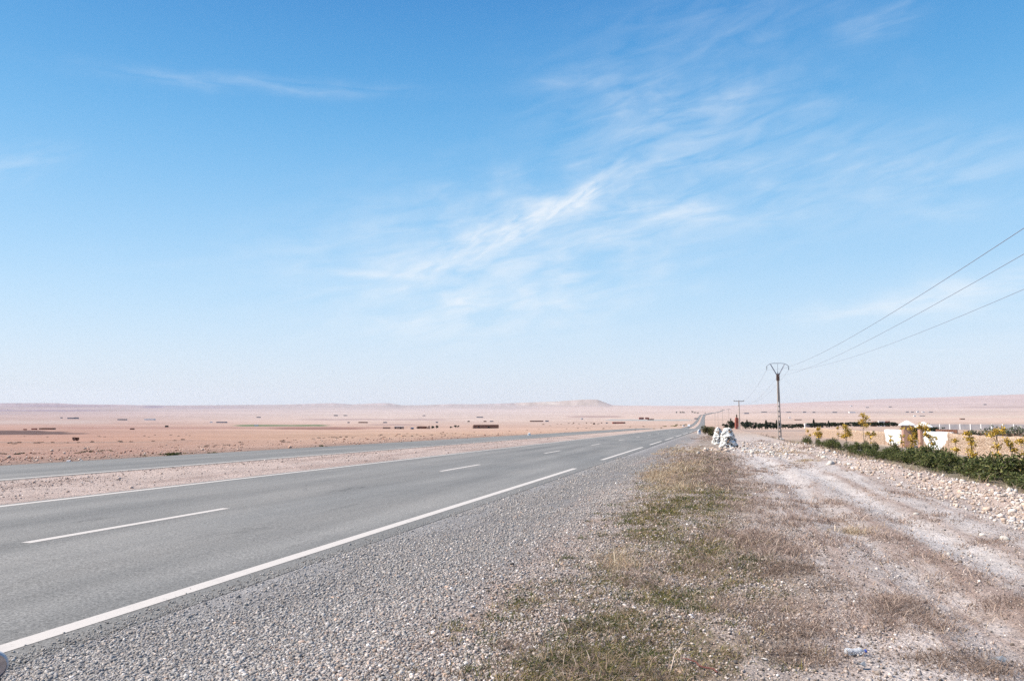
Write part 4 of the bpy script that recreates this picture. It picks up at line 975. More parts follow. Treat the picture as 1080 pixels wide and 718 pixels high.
def build_wall():
    tag(wall_piece('stone_wall', 20, 74.5, 1.62, MAT['masonry'], None), 'long tan rubble wall right of the whitewashed panels', 'wall')
    tag(wall_piece('stone_wall', 101.2, 188, 1.55, MAT['masonry'], None, seed=5), 'long tan rubble wall running off left of the gateway', 'wall')
    tag(wall_piece('whitewashed_wall', 74.51, 83.2, 1.70, MAT['whitewash'], None, .06, .54, True, 2, WL-.02), 'broad whitewashed wall panel right of the gateway', 'wall')
    tag(wall_piece('whitewashed_wall', 91.4, 101.19, 1.70, MAT['whitewash'], None, .12, .54, True, 3, WL-.02), 'whitewashed wall panel left of the gateway', 'wall')
    for y, top, w, lab in ((90.6, 443.4, .95, 'taller pink gate pillar with a white pyramid cap on the left'), (83.7, 444.8, .92, 'pink gate pillar with a white cap beside the broad white panel')):
        g = Hs(WL, y); x = WL+.25; L = fwd((x, y)); top_z = EYE+(430-top)*L/F; h = top_z-g
        t = thing('gate_pillar', lab, 'gate pillar', (x, y, g), 0, 'gate pillars')
        m = MB(); m.box((0, 0, (h-.5)/2-.1), (w, w, h-.5+.2)); m.box((0, 0, .1), (w+.12, w+.12, .5)); m.obj('shaft', MAT['plaster'], t, bevel=.02)
        m = MB(); m.box((0, 0, h-.46), (w+.42, w+.42, .10)); m.box((0, 0, h-.19), (w+.36, w+.36, .44), top=(.05, .05)); m.obj('cap', MAT['white'], t)
        m = MB(); m.box((0, 0, h-.55), (w+.10, w+.10, .08)); m.obj('moulding', MAT['mud'], t)
    # dark hedge, brick fence and grey wall behind the gateway
    p0 = at_fwd(956, 125); p1 = at_fwd(986, 122)
    n = 2600; t_ = rng.random(n); zz = rng.random(n)
    pts = np.stack([p0.x+(p1.x-p0.x)*t_+rng.normal(0, .4, n), p0.y+(p1.y-p0.y)*t_+rng.normal(0, .4, n), p0.z+(p1.z-p0.z)*t_+zz*(EYE+(430-450.2)*123/F-p0.z)], -1)
    hedge = thing('hedge', 'dark clipped hedge on the land behind the gateway', 'hedge', p0)
    link('foliage', mesh_np('foliage', *leaf_cloud(pts-np.array(p0), .38, acol(n, DARKTREE, .25)), MAT['leaf']), hedge)
    m = MB()
    for q in range(9): c = (p1-p0)*(q/8); m.tube([(c.x, c.y, c.z-.1), (c.x+.05, c.y, c.z+1.0)], [.05, .02], 5)
    m.obj('stem', MAT['bark'], hedge)
    a = at_fwd(985.5, 118); b = at_fwd(1005.5, 116); d = b-a; ang = math.atan2(d.y, d.x); ln = math.hypot(d.x, d.y)
    t = thing('brick_fence', 'low red brick fence with stubby posts right of the hedge', 'fence', a, ang)
    m = MB(); m.box((ln/2, 0, .55), (ln, .25, 1.3)); m.obj('panel', MAT['red'], t)
    for q in range(9):
        m = MB(); m.box((ln*q/8, 0, .8), (.3, .3, 1.85)); m.obj('post', MAT['mud'], t)
    # brown hedge strip behind the right end
    p0 = at_fwd(1005, 108); p1 = at_fwd(1105, 98); n = 6500
    t_ = rng.random(n); pts = np.stack([p0.x+(p1.x-p0.x)*t_+rng.normal(0, .6, n), p0.y+(p1.y-p0.y)*t_+rng.normal(0, .6, n), p0.z+(p1.z-p0.z)*t_+rng.random(n)*1.25], -1)
    tag(link('brown_hedge', mesh_np('brown_hedge', *leaf_cloud(pts, .26, acol(n, [(.20, .11, .075), (.27, .16, .11), (.14, .09, .06), (.12, .11, .07)], .25)), MAT['leaf'])), 'long brown dry hedge behind the right end of the wall', 'hedge')
    a = at_fwd(968, 232); b = at_fwd(1140, 205); d = b-a; ang = math.atan2(d.y, d.x); ln = math.hypot(d.x, d.y)
    t = thing('block_wall', 'long low grey block wall with white posts across the right plain', 'wall', a, ang)
    zc = max(a.z, b.z)
    m = MB(); ns = 24
    for q in range(ns):
        s0 = ln*q/ns; pz = a.z+d.z*((q+.5)/ns); xx = a.x+d.x*(q+.5)/ns; yy = a.y+d.y*(q+.5)/ns; gz = Hs(xx, yy); zt = EYE-17.0*(-xx*sY+yy*cY)/F
        m.box((s0+ln/ns/2, 0, (zt+gz-1)/2-a.z), (ln/ns, .25, zt-gz+1))
    m.obj('panel', MAT['block'], t)
    for q in range(1, 15):
        f = q/15; xx = a.x+d.x*f; yy = a.y+d.y*f; zt = EYE-16.9*(-xx*sY+yy*cY)/F; gz = Hs(xx, yy)
        m = MB(); m.box((ln*f, -.03, (zt+gz-.6)/2-a.z), (.26, .34, zt-gz+.6)); m.obj('post', MAT['white'], t)
build_wall()

# ------------------------------------------------------------------ houses
def house(px, py, w, h, label, wall='palemud', roof=None, doors=(), name='mud_house', cat='house', depth=None, group=None, parapet=True, endlit=None, rz=0.):
    p = hit1(px, py); k = fwd(p)/F; W = w*k; Hh = h*k; D = (depth*k if depth else W*.45)
    t = thing(name, label, cat, p, YAW+rz, group)
    m = MB(); m.box((0, D/2, Hh/2-.5), (W, D, Hh+1.0)); m.obj('wall', MAT[wall], t)
    m = MB()
    if roof:
        m.box((0, D/2, Hh+.12*k), (W*1.04, D*1.06, .5*k)); m.obj('roof', MAT[roof], t)
    elif parapet:
        for cx, cy, sx, sy in ((0, .15, W+.1, .3), (0, D-.15, W+.1, .3), (-W/2+.15, D/2, .3, D-.6), (W/2-.15, D/2, .3, D-.6)): m.box((cx, cy, Hh+.2), (sx, sy, .4))
        m.obj('parapet', MAT[wall], t)
    for dx, dw, dh in doors:
        m = MB(); m.box((dx*W, -.02, dh*Hh/2), (dw*W, .12, dh*Hh)); m.obj('door', MAT['dark'], t)
    return t, k
def build_houses():
    # the farm in the middle distance, left of the roads
    t, k = house(512.8, 451.6, 26.5, 3.4, 'long low brown barn with an end wall coloured pale as sunlit on the plain', 'mud', None, ((.1, .08, .6), (-.3, .05, .7)), 'mud_barn', 'barn', 3.5, rz=.16)
    m = MB(); m.box((-13.9*k, 1.2*k, 1.5*k-.4), (1.2*k, 4*k, 3.2*k)); m.obj('sunlit_end_wall', MAT['palemud'], t)  # sun on the barn's left end, put into a paler mud colour
    t, k = house(445.2, 452.0, 9.5, 2.2, 'dark brown farm wall left of the tan mound', 'mud', None, ((-.4, .1, .7),), 'farm_wall', 'wall', 2.5)
    m = MB(); m.box((-5.3*k, .6*k, 1.2*k-.3), (1.1*k, 2*k, 2.6*k)); m.obj('sunlit_end_wall', MAT['palemud'], t)  # paler colour stands in for sunlight on the left end
    p = hit1(451.3, 452.1); k = fwd(p)/F
    m = MB(); n = 9
    prof = [(-2.8, 0), (-1.2, 1.2), (-.4, 2.6), (.6, 3.6), (1.6, 3.7), (2.0, 2.2), (2.3, 0)]
    vs = []
    for yy, sc in ((-.6, .93), (0, 1.), (2.2, 1.0), (3., .9)): vs += [(x*k*sc, yy*k, max(z*k*sc, 0)-.3) for x, z in prof]
    q = len(prof); m.add(vs, [(i+r*q, i+1+r*q, i+1+(r+1)*q, i+(r+1)*q) for r in range(3) for i in range(q-1)]+[tuple(range(q))[::-1], tuple(range(3*q, 4*q))])
    tag(m.obj('mud_ruin', MAT['palemud'], None, p), 'tan ruined mud wall rising to a stump between dark walls and trees', 'ruin'); bpy.data.objects['mud_ruin'].rotation_euler = (0, 0, YAW)
    house(420.8, 452.2, 9.4, 2.4, 'small farm shed with a white roof and two dark doorways', 'palemud', 'white', ((-.42, .14, .7), (.18, .16, .7)), 'farm_shed', 'shed', 3)
    house(407.5, 452.0, 7.5, 1.3, 'low tan mud enclosure left of the white roofed shed', 'palemud', None, (), 'mud_enclosure', 'enclosure', 3)
    house(434.6, 452.6, 3.2, 1.5, 'tiny shed with blue front between the white roofed shed and the dark wall', 'block', 'bluepaint', ((.2, .4, .8),), 'small_shed', 'shed', 1.5)
    # scattered red houses right of them
    t, k = house(652.8, 446.6, 13.4, 1.4, 'long low red brick wall house by the far track', 'red', None, ((-.3, .1, .7), (.42, .1, .8)), 'red_house', 'house', 3)
    house(626.6, 447.4, 2.2, 1.3, 'tiny brown hut left of the long red house', 'mud', None, ((.2, .3, .7),), 'small_hut', 'hut')
    house(613.8, 442.4, 2.4, 1.4, 'tiny white hut far out on the plain', 'white', None, ((.3, .3, .7),), 'white_hut', 'hut')
    house(676.6, 442.2, 5.0, 2.0, 'red farmhouse left of its twin far out on the plain', 'red', None, ((.2, .15, .6),), 'red_farmhouse', 'house')
    house(682.6, 442.0, 4.0, 1.7, 'red farmhouse right of its twin far out on the plain', 'red', None, ((-.2, .15, .6),), 'red_farmhouse', 'house')
    house(686.5, 442.8, 6.5, 1.0, 'low grey brown sheepfold beside the red farmhouses', 'mud', None, (), 'sheepfold', 'enclosure')
    house(734.4, 441.9, 4.0, 1.0, 'low grey sheds where the pale track meets the road', 'block', None, (), 'grey_shed', 'shed')
    for px, w in ((634.4, 1.4), (640, 2.2), (605, 1.4), (618.5, 1.2)): house(px, 446.4, w, .9, 'speck sized stone hut in the loose line on the plain', 'palemud' if w < 2 else 'block', None, (), 'far_hut', 'hut', group='far huts in a line')
    # far villages left
    for px, py, w, h, wl, lab in ((48, 452.8, 14, 1.0, 'mud', 'dark flat mud house above the ploughed field'), (35.5, 453, 5, 1.0, 'red', 'reddish low house left of the dark flat mud house'), (26, 453.4, 3, .8, 'red', 'tiny reddish hut left of the reddish low house'),
                                  (77.8, 464.6, 1.8, 1.3, 'palemud', 'cream hut standing alone on the field'), (80.9, 464.7, 2.4, 1.0, 'mud', 'dark shed attached right of the cream hut'),
                                  (74.5, 441.6, 7, 1.2, 'block', 'bluish grey hamlet block below the left hill'), (80.2, 441.6, 4, 1.5, 'block', 'bluish grey house at the right end of the hamlet'), (64.5, 441.0, 2, 1.0, 'block', 'lone grey house left of the hamlet'),
                                  (128, 443.0, 8.5, 1.1, 'block', 'grey far house group right of the hamlet'), (157, 442.9, 10, 1.2, 'white', 'pale far house row below the plateau'), (139, 452.9, 4, 1.0, 'mud', 'dark barn alone on the left plain'), (175.5, 450.3, 3.2, 1.4, 'dark', 'dark hut alone on the left plain'),
                                  (233, 445.8, 10, 1.0, 'block', 'grey far farm left of the green strip'), (222.5, 445.6, 2.5, 1.0, 'white', 'white far hut left of the grey far farm'), (270, 449.2, 4, 1.2, 'white', 'white hut inside the green strip'), (367.5, 446, 2.2, 1.0, 'block', 'grey speck hut right of the green strip'),
                                  (272.5, 440.4, 4, .9, 'block', 'faint grey house on the plateau foot'), (354, 438.6, 4, 1.0, 'block', 'faint grey house left of its wider twin on the plateau foot'), (364, 438.5, 3.5, .8, 'block', 'faint grey house right of its twin on the plateau foot'), (382.5, 446, 9, 1.0, 'mud', 'brown far enclosure left of the farm'),
                                  (406, 446, 4, 1.0, 'block', 'grey hut above the white roofed shed'), (460.8, 445.8, 2.4, 1.0, 'block', 'grey hut above the dark trees'), (494.2, 444.8, 2.4, 1.0, 'dark', 'dark hut above the barn'), (511.5, 444.8, 3, 1.0, 'mud', 'brown hut right above the barn'), (518.5, 444.8, 3.6, 1.0, 'block', 'grey brown hut right above the barn'),
                                  (506, 440.3, 7, .9, 'block', 'faint grey farm far beyond the barn'), (566, 444.6, 14, .9, 'mud', 'long far brown wall right of the marker post'), (577, 444.6, 3.6, 1.2, 'block', 'dark hut at the right end of the far brown wall'), (447, 438.6, 3, .7, 'block', 'faint speck house beyond the ruin')):
        house(px, py, w, h, lab, wl, None, (), 'far_house', 'house', group='far houses on the plain')
    # right: tower house, roofs among the trees, specks on the slope
    p = at_fwd(776.8, 316); k = 316/F
    t = thing('tower_house', 'tall red tower house with a stepped top among the trees', 'house', p, YAW)
    zt = EYE+(430-441.6)*k-p.z
    m = MB(); m.box((.1*k, 1.5*k, zt/2-.3), (4.8*k, 3*k, zt+.6)); m.obj('wall', MAT['red'], t)
    m = MB(); m.box((-.8*k, 1.5*k, zt+.8*k), (2.0*k, 2.4*k, 1.8*k)); m.box((1.2*k, 1.4*k, zt+.4*k), (1.2*k, 2.2*k, 1.0*k)); m.obj('stair_tower', MAT['red'], t)
    m = MB(); m.box((0, 0, zt*.72), (.9*k, .15, .9*k)); m.obj('window', MAT['dark'], t)
    m = MB(); m.box((.6*k, -.01, zt*.12), (1.6*k, .15, zt*.26)); m.obj('door', MAT['block'], t)
    for px, top, w, wl, rf, lab in ((848.3, 446.2, 2.4, 'white', None, 'small white kiosk between the tree row gaps'), (852.6, 446.3, 6.0, 'block', 'green', 'green roofed shed right of the white kiosk'), (864.5, 446.0, 5.0, 'block', 'green', 'green roofed shed among the middle trees'),
                                    (905, 445.3, 18, 'block', 'green', 'long green roofed shelter behind the tallest sapling'), (920.5, 444.0, 4.2, 'red', None, 'red house at the right end of the tree row'), (928.0, 443.4, 6.5, 'white', None, 'white house between two red ones'), (934.4, 443.4, 4.4, 'red', None, 'dark red house right of the white house')):
        l = 342.; p = at_fwd(px, l); k = l/F; h = EYE+(430-top)*k-p.z
        t = thing('roadside_building', lab, 'building', p, YAW)
        m = MB(); m.box((0, 1.2*k, h/2-.4), (w*k*(.8 if rf else 1), 2.4*k, h+.2)); m.obj('wall', MAT[wl], t)
        m = MB(); m.box((0, 1.2*k, h-.05*k), (w*k*1.03, 2.7*k, .85*k if rf else .3*k)); m.obj('roof', MAT[rf or wl], t)
        m = MB(); m.box((.15*w*k, -.02, h*.42), (.3*w*k*.6, .12, h*.8)); m.obj('door', MAT['dark'], t)
    for px, py, w, h, wl, lab in ((957, 434.8, 3.4, .9, 'block', 'grey speck house leftmost in the white hamlet on the right slope'), (962.5, 434.9, 3, .9, 'block', 'grey speck house second in the hamlet on the right slope'), (968.3, 434.8, 2.4, 1.2, 'white', 'white house in the hamlet on the right slope'), (974, 434.8, 2.6, .9, 'white', 'low white house right of the hamlet middle'), (982, 434.8, 4.4, .8, 'block', 'wide grey house at the right end of the hamlet'),
                                  (965, 439.2, 2.0, 1.2, 'white', 'white hut below the hamlet on the right slope'), (973, 438.8, 5.5, .6, 'block', 'low grey wall house right of the white hut on the slope'), (1015.5, 442.3, 4.6, 1.0, 'mud', 'dark brown house below the right slope'), (898, 428.6, 2.2, .9, 'white', 'white speck house high on the right slope'), (915, 429.9, 3.4, .7, 'block', 'grey speck house high on the right slope'),
                                  (842, 443.0, 7, .7, 'mud', 'low brown wall house above the tree row'), (833, 440.8, 2.4, .9, 'white', 'white speck hut above the tree row'), (848.6, 435.0, 3.4, 1.0, 'block', 'grey speck house above the big pole field'), (858.5, 435.2, 3, 1.0, 'block', 'grey hut near the right speck house'), (832, 435, 5, .8, 'block', 'grey low farm right of the big pole'), (806, 434.8, 6, .8, 'block', 'grey low farm left of the big pole'),
                                  (787.5, 436.4, 5, 1.2, 'block', 'grey farm cluster left above the tree row'), (880.5, 435.2, 5, 1.0, 'block', 'grey farm on the middle of the right slope'), (899, 435.4, 6, 1.2, 'white', 'pale farm on the middle of the right slope'), (939, 429.4, 3, .8, 'block', 'grey speck house on the upper right slope'), (1039, 427, 3, 1, 'block', 'faint house near the top of the right slope')):
        house(px, py, w, h, lab, wl, None, (), 'far_house', 'house', group='far houses on the right slope')
build_houses()

# ------------------------------------------------------------------ vehicles
def wheels(t, xs, ys, r):
    for x in xs:
        for y in ys:
            w = thing_part('wheel', t)
            m = MB(); M = Matrix.Translation((x, y, r)) @ Matrix.Rotation(math.pi/2, 4, 'Y')
            m.lathe([(r*.55, -.11), (r*.95, -.11), (r, -.07), (r, .07), (r*.95, .11), (r*.55, .11)], 16, M); m.obj('tyre', MAT['rubber'], w)
            m = MB(); m.lathe([(r*.15, -.12), (r*.56, -.09), (r*.56, .09), (r*.15, .12)], 12, M); m.obj('rim', MAT['steel'], w)
def thing_part(name, parent):
    o = bpy.data.objects.new(name, None); COL.objects.link(o); o.parent = parent; return o
def hull(sections, width):
    """body from side profile rows: (y, z0, z1, half width factor)"""
    m = MB(); vs = []
    for y, z0, z1, f in sections:
        w = width/2*f; vs += [(-w, y, z0), (w, y, z0), (w*1.02, y, z0+(z1-z0)*.5), (w*.93, y, z1), (-w*.93, y, z1), (-w*1.02, y, z0+(z1-z0)*.5)]
    n = 6; fs = []
    for i in range(len(sections)-1):
        for k in range(n): fs.append((i*n+k, i*n+(k+1) % n, (i+1)*n+(k+1) % n, (i+1)*n+k))
    fs += [tuple(range(n))[::-1], tuple((len(sections)-1)*n+k for k in range(n))]
    m.add(vs, fs); return m
def car(loc, rz, paint, label, cat='car', kind='car'):
    t = thing('car' if kind == 'car' else 'van', label, cat, loc, rz)
    if kind == 'van':
        hull([(-2.7, .45, 2.25, .95), (-2.6, .4, 2.5, 1), (1.3, .4, 2.5, 1), (1.9, .4, 1.9, .98), (2.5, .42, 1.3, .95), (2.65, .45, 1.0, .9)], 2.0).obj('body', paint, t)
        hull([(1.36, 1.55, 2.36, .96), (1.93, 1.4, 1.88, .94), (2.32, 1.3, 1.5, .9)], 1.96).obj('windscreen', MAT['glass'], t)
        for s in (-1, 1):
            m = MB(); m.box((s*1.02, .95, 1.75), (.03, .8, .6)); m.obj('side_window', MAT['glass'], t)
        wheels(t, (-.92, .92), (-1.7, 1.7), .36)
        bm_ = MB(); bm_.box((0, 2.68, .55), (1.85, .12, .35)); bm_.box((0, -2.73, .5), (1.85, .1, .25)); bm_.obj('bumper', MAT['rubber'], t)
    else:
        hull([(-2.1, .35, .85, .9), (-1.95, .25, .98, 1), (1.0, .25, .95, 1), (1.9, .25, .80, .97), (2.1, .32, .65, .88)], 1.72).obj('body', paint, t)
        hull([(-1.85, .97, 1.0, .93), (-1.35, .97, 1.42, .82), (.1, .95, 1.46, .82), (1.0, .93, .98, .92)], 1.62).obj('cabin', MAT['glass'], t)
        m = MB(); m.box((0, -.6, 1.46), (1.25, 1.35, .05)); m.obj('roof', paint, t)
        wheels(t, (-.78, .78), (-1.3, 1.3), .31)
    zl = .75 if kind == 'car' else .85; yl = 2.08 if kind == 'car' else 2.6
    for s in (-1, 1):
        m = MB(); m.box((s*.62, yl, zl-.05), (.3, .1, .16)); m.obj('headlight', MAT['white'], t)
        m = MB(); m.box((s*.66, -yl-(.02 if kind == 'car' else .11), zl), (.22, .08, .2)); m.obj('taillight', MAT['red'], t)
    return t
def build_vehicles():
    y = 700.; car((float(road_shift(y))-17.4, y, Hs(float(road_shift(y))-18.75, y)+.19), math.pi, MAT['carwhite'], 'white van coming down the left road far off', 'van', 'van')
    p = hit1(720.8, 449.6)
    car((p.x, p.y, p.z), math.pi*.9, MAT['carwhite'], 'white car stopped left of the side road far off', 'car', 'car')
    y = 640.; car((float(road_shift(y))-5.9, y, Hs(float(road_shift(y))-7.75, y)+.18), 0, MAT['cardark'], 'dark car driving away down the right road far off')
build_vehicles()

# ------------------------------------------------------------------ litter, mirror
def build_small():
    p = hit1(903, 687.5)
    t = thing('plastic_bottle', 'crumpled clear plastic bottle with a blue cap on the stony verge', 'bottle', (p.x, p.y, p.z+.022), YAW+.12); t.scale = (.62, .62, .62)
    M = Matrix.Rotation(math.pi/2, 4, 'Y') @ Matrix.Identity(4)
    m = MB(); prof = [(.004, -.115), (.026, -.114), (.031, -.106), (.032, -.09), (.029, -.082), (.032, -.074), (.032, -.045), (.028, -.035), (.0315, -.02), (.0315, .01), (.029, .02), (.031, .03), (.027, .055), (.016, .075), (.0125, .083), (.0125, .09)]
    m.lathe(prof, 20, M)
    m.v = [(x, y*(1+.12*math.sin(x*70)), z*(1-.18*math.cos(x*45+1))) for x, y, z in m.v]
    m.obj('body', MAT['clear'], t, smooth=True)
    m = MB(); m.lathe([(.0145, .0885), (.0155, .09), (.0155, .106), (.0135, .109)], 16, M); m.obj('cap', MAT['blue'], t)
    # twigs
    for px, py, ln, ang, col, lab in ((738, 702, .30, 2.3, (.14, .05, .04), 'thin reddish twig lying on the gravel at the bottom'), (655, 663, .16, .2, (.45, .38, .28), 'short straw coloured stick lying on the gravel')):
        p = hit1(px, py); d = Vector((math.cos(ang), math.sin(ang), 0))
        m = MB(); m.col = col; pts = []
        for q in range(7):
            f = q/6-.5; w = p+d*ln*f+Vector((0, 0, 0)); pts.append((w.x+.012*math.sin(q*2.), w.y, Hs(w.x, w.y)+.02+.006*math.sin(q*1.7)))
        m.tube(pts, [.004, .005, .005, .005, .004, .004, .002], 6); tag(m.obj('twig', MAT['plain']), lab, 'twig')
    # grey flake of plastic
    for px, py, s, lab in ((1053, 694, .05, 'grey blue plastic scrap in the weeds at the lower right'), (909, 703, .03, 'pale grey plastic scrap below the bottle')):
        p = hit1(px, py); m = MB(); m.col = alb(165, 172, 178)
        vs = []; nn = 7
        for zz in (0, .004):
            for a in range(nn): r = s*random.uniform(.6, 1.); vs.append((r*math.cos(6.283*a/nn), r*.7*math.sin(6.283*a/nn), zz+.012*math.sin(a*1.9)+.03))
        m.add(vs, [tuple(range(nn))[::-1], tuple(range(nn, 2*nn))]+[(i, (i+1) % nn, nn+(i+1) % nn, nn+i) for i in range(nn)])
        tag(m.obj('plastic_scrap', MAT['plain'], None, p), lab, 'litter')
    # round mirror on a stalk, its rim at the lower left corner
    dx, dy, dz = [float(v) for v in rays(-11.5, 702.0)]; tt = 1.9
    c = Vector((dx*tt, dy*tt, EYE+dz*tt)); g = Hs(c.x, c.y)
    t = thing('wing_mirror', 'round grey mirror with a pale rim at the lower left corner', 'mirror', (c.x, c.y, g), YAW)
    hz = c.z-g
    M = Matrix.Translation((0, 0, hz)) @ Matrix.Rotation(R(28), 4, 'Z') @ Matrix.Rotation(R(97), 4, 'X') @ Matrix.Diagonal((1.0, .94, 1, 1))
    rr = 17.0*tt/F*1.03
    m = MB(); m.lathe([(rr*.93, .010), (rr*1.0, .006), (rr*1.0, -.001), (rr*.9, -.014), (rr*.5, -.026), (.004, -.030)], 28, M, cap=False); m.obj('housing', MAT['greyplastic'], t)
    m = MB(); m.lathe([(.001, .0035), (rr*.90, .003), (rr*.93, .0025), (rr*.93, -.002)], 28, M, cap=False); m.obj('glass', MAT['mirror'], t)
    m = MB(); m.tube([(0, .03, -.3), (0, .04, hz*.7), (0, .03, hz-.02)], [.016, .012, .009], 8); m.obj('stalk', MAT['rubber'], t)
build_small()

# ------------------------------------------------------------------ sky, sun, air
SUN_EL, SUN_AZ = R(47), R(104)        # azimuth counted from +Y (along the road) towards -X (left)
def build_sky():
    w = bpy.data.worlds.new('World'); scene.world = w; w.use_nodes = True
    nt = w.node_tree; n = nt.nodes; l = nt.links; n.clear()
    out = n.new('ShaderNodeOutputWorld'); bg = n.new('ShaderNodeBackground'); l.new(bg.outputs[0], out.inputs[0])
    sky = n.new('ShaderNodeTexSky'); sky.sky_type = 'NISHITA'; sky.sun_disc = False
    sky.sun_elevation = SUN_EL; sky.sun_rotation = -SUN_AZ; sky.altitude = 400; sky.air_density = 1.0; sky.dust_density = 1.0; sky.ozone_density = 2.0
    tc = n.new('ShaderNodeTexCoord'); sep = n.new('ShaderNodeSeparateXYZ'); l.new(tc.outputs['Generated'], sep.inputs[0])
    def mth(op, a, b=0., c=None):
        nd = n.new('ShaderNodeMath'); nd.operation = op
        for i, v in enumerate((a, b, c)):
            if v is None: continue
            if hasattr(v, 'is_linked'): l.new(v, nd.inputs[i])
            else: nd.inputs[i].default_value = v
        return nd.outputs[0]
    # bearing and height of each direction, in degrees
    azn = mth('MULTIPLY', mth('ADD', mth('ARCTAN2', sep.outputs[0], sep.outputs[1]), YAW), 180/math.pi)
    el = mth('MULTIPLY', mth('ARCSINE', sep.outputs[2]), 180/math.pi)
    comb = n.new('ShaderNodeCombineXYZ'); l.new(azn, comb.inputs[0]); l.new(el, comb.inputs[1])
    def ang(px, py):
        u = (px-540)/F; v = (359-py)/F; f = cP-v*sP; z = sP+v*cP
        return math.degrees(math.atan2(u, f)), math.degrees(math.atan2(z, math.hypot(u, f)))
    def grain(th, ns, st):
        mp = n.new('ShaderNodeMapping'); mp.inputs['Rotation'].default_value = (0, 0, -th); l.new(comb.outputs[0], mp.inputs[0])
        sc = n.new('ShaderNodeMapping'); sc.inputs['Scale'].default_value = (1/st, 1, 1); l.new(mp.outputs[0], sc.inputs[0])
        nz = n.new('ShaderNodeTexNoise'); l.new(sc.outputs[0], nz.inputs['Vector']); nz.inputs['Scale'].default_value = ns; nz.inputs['Detail'].default_value = 5; nz.inputs['Roughness'].default_value = .56; nz.inputs['Distortion'].default_value = .5
        return nz.outputs[0]
    G = [grain(0.05, 1.1, 6.), grain(.45, 1.5, 3.6), grain(.2, .8, 4.)]
    wq = n.new('ShaderNodeTexNoise'); l.new(comb.outputs[0], wq.inputs['Vector']); wq.inputs['Scale'].default_value = .33; wq.inputs['Detail'].default_value = 3
    warp = mth('SUBTRACT', wq.outputs[0], .5)
    def streak(x0, y0, x1, y1, wid, k, ns=.8, st=5., thr=.45, seed=0.):
        a = ang(x0, y0); b = ang(x1, y1); cx, cy = (a[0]+b[0])/2, (a[1]+b[1])/2
        th = math.atan2(b[1]-a[1], b[0]-a[0]); hl = math.hypot(b[0]-a[0], b[1]-a[1])/2; ww = wid/14.1
        c_, s_ = math.cos(th), math.sin(th)
        mp = n.new('ShaderNodeMapping'); mp.inputs['Rotation'].default_value = (0, 0, -th)
        mp.inputs['Location'].default_value = (-(cx*c_+cy*s_), -(-cx*s_+cy*c_), 0); l.new(comb.outputs[0], mp.inputs[0])
        sp = n.new('ShaderNodeSeparateXYZ'); l.new(mp.outputs[0], sp.inputs[0])
        yy = mth('MULTIPLY_ADD', warp, ww*2.2*(1 if int(seed) % 2 else -1), sp.outputs[1])
        d = mth('ADD', mth('POWER', mth('ABSOLUTE', mth('DIVIDE', sp.outputs[0], hl*1.15)), 2.6), mth('POWER', mth('ABSOLUTE', mth('DIVIDE', yy, ww)), 1.8))
        g = mth('EXPONENT', mth('MULTIPLY', d, -1.))
        gr = G[1] if th > .25 and ww < 1.3 else (G[2] if ww > 1.6 else G[0])
        mr = n.new('ShaderNodeMapRange'); l.new(gr, mr.inputs[0]); mr.inputs[1].default_value = thr-.10; mr.inputs[2].default_value = thr+.24; mr.inputs[3].default_value = .06; mr.inputs[4].default_value = 1.25
        return mth('MULTIPLY', mth('MULTIPLY', g, mr.outputs[0]), k)
    S = [streak(425, 296, 560, 231, 17, .46, 1.4, 4, .40, 1), streak(530, 246, 632, 200, 12, .54, 1.8, 3, .40, 2), streak(608, 207, 632, 198, 7, .5, 2.5, 2, .35, 3), streak(615, 205, 668, 158, 7, .28, 2, 2.5, .42, 4),
         streak(545, 214, 830, 228, 11, .42, 1.2, 7, .40, 5), streak(350, 288, 440, 291, 4, .42, 1.2, 8, .36, 6), streak(380, 300, 720, 235, 62, .55, .7, 5, .42, 7), streak(400, 345, 640, 320, 24, .36, .9, 6, .42, 8),
         streak(565, 95, 760, 60, 46, .13, .9, 4, .44, 9), streak(690, 124, 805, 98, 11, .30, 1.5, 3, .43, 10), streak(560, 90, 650, 84, 8, .22, 1.2, 5, .42, 11), streak(890, 40, 965, 12, 12, .26, 1.3, 2.5, .42, 12),
         streak(700, 20, 900, 5, 26, .14, .8, 4, .43, 13), streak(845, 334, 1000, 312, 9, .46, 1.0, 6, .36, 14), streak(950, 322, 1120, 290, 17, .5, .9, 5, .38, 15), streak(120, 74, 400, 96, 7, .26, 1.0, 6, .42, 16),
         streak(-60, 190, 60, 165, 14, .22, .9, 4, .43, 17), streak(640, 135, 860, 110, 36, .15, 1, 3, .42, 18), streak(880, 190, 1100, 165, 30, .24, .9, 4, .42, 19), streak(620, 160, 960, 180, 60, .22, .6, 4, .42, 20),
         streak(960, 220, 1040, 225, 10, .2, 1.2, 3, .42, 21), streak(240, 300, 420, 215, 40, .10, .7, 5, .42, 22), streak(820, 395, 1120, 345, 22, .16, .6, 6, .40, 23), streak(120, 275, 420, 270, 16, .10, .8, 6, .42, 24)]
    cl = S[0]
    for s in S[1:]: cl = mth('ADD', cl, s)
    cl = mth('MINIMUM', mth('MULTIPLY', cl, .72), .8)
    # the clear sky: Nishita light carried towards the deep cyan blue of this sky, paling to lavender at the horizon
    rp = n.new('ShaderNodeValToRGB'); mr = n.new('ShaderNodeMapRange'); l.new(el, mr.inputs[0]); mr.inputs[1].default_value = -2; mr.inputs[2].default_value = 48; l.new(mr.outputs[0], rp.inputs[0])
    cr = rp.color_ramp; cr.interpolation = 'B_SPLINE'
    for i, (e, c) in enumerate(SKY_RAMP):
        q = cr.elements[i] if i < 2 else cr.elements.new(.5)
        q.position = (e+2)/50; q.color = (*[float(v)*.5 for v in lin(c)], 1)
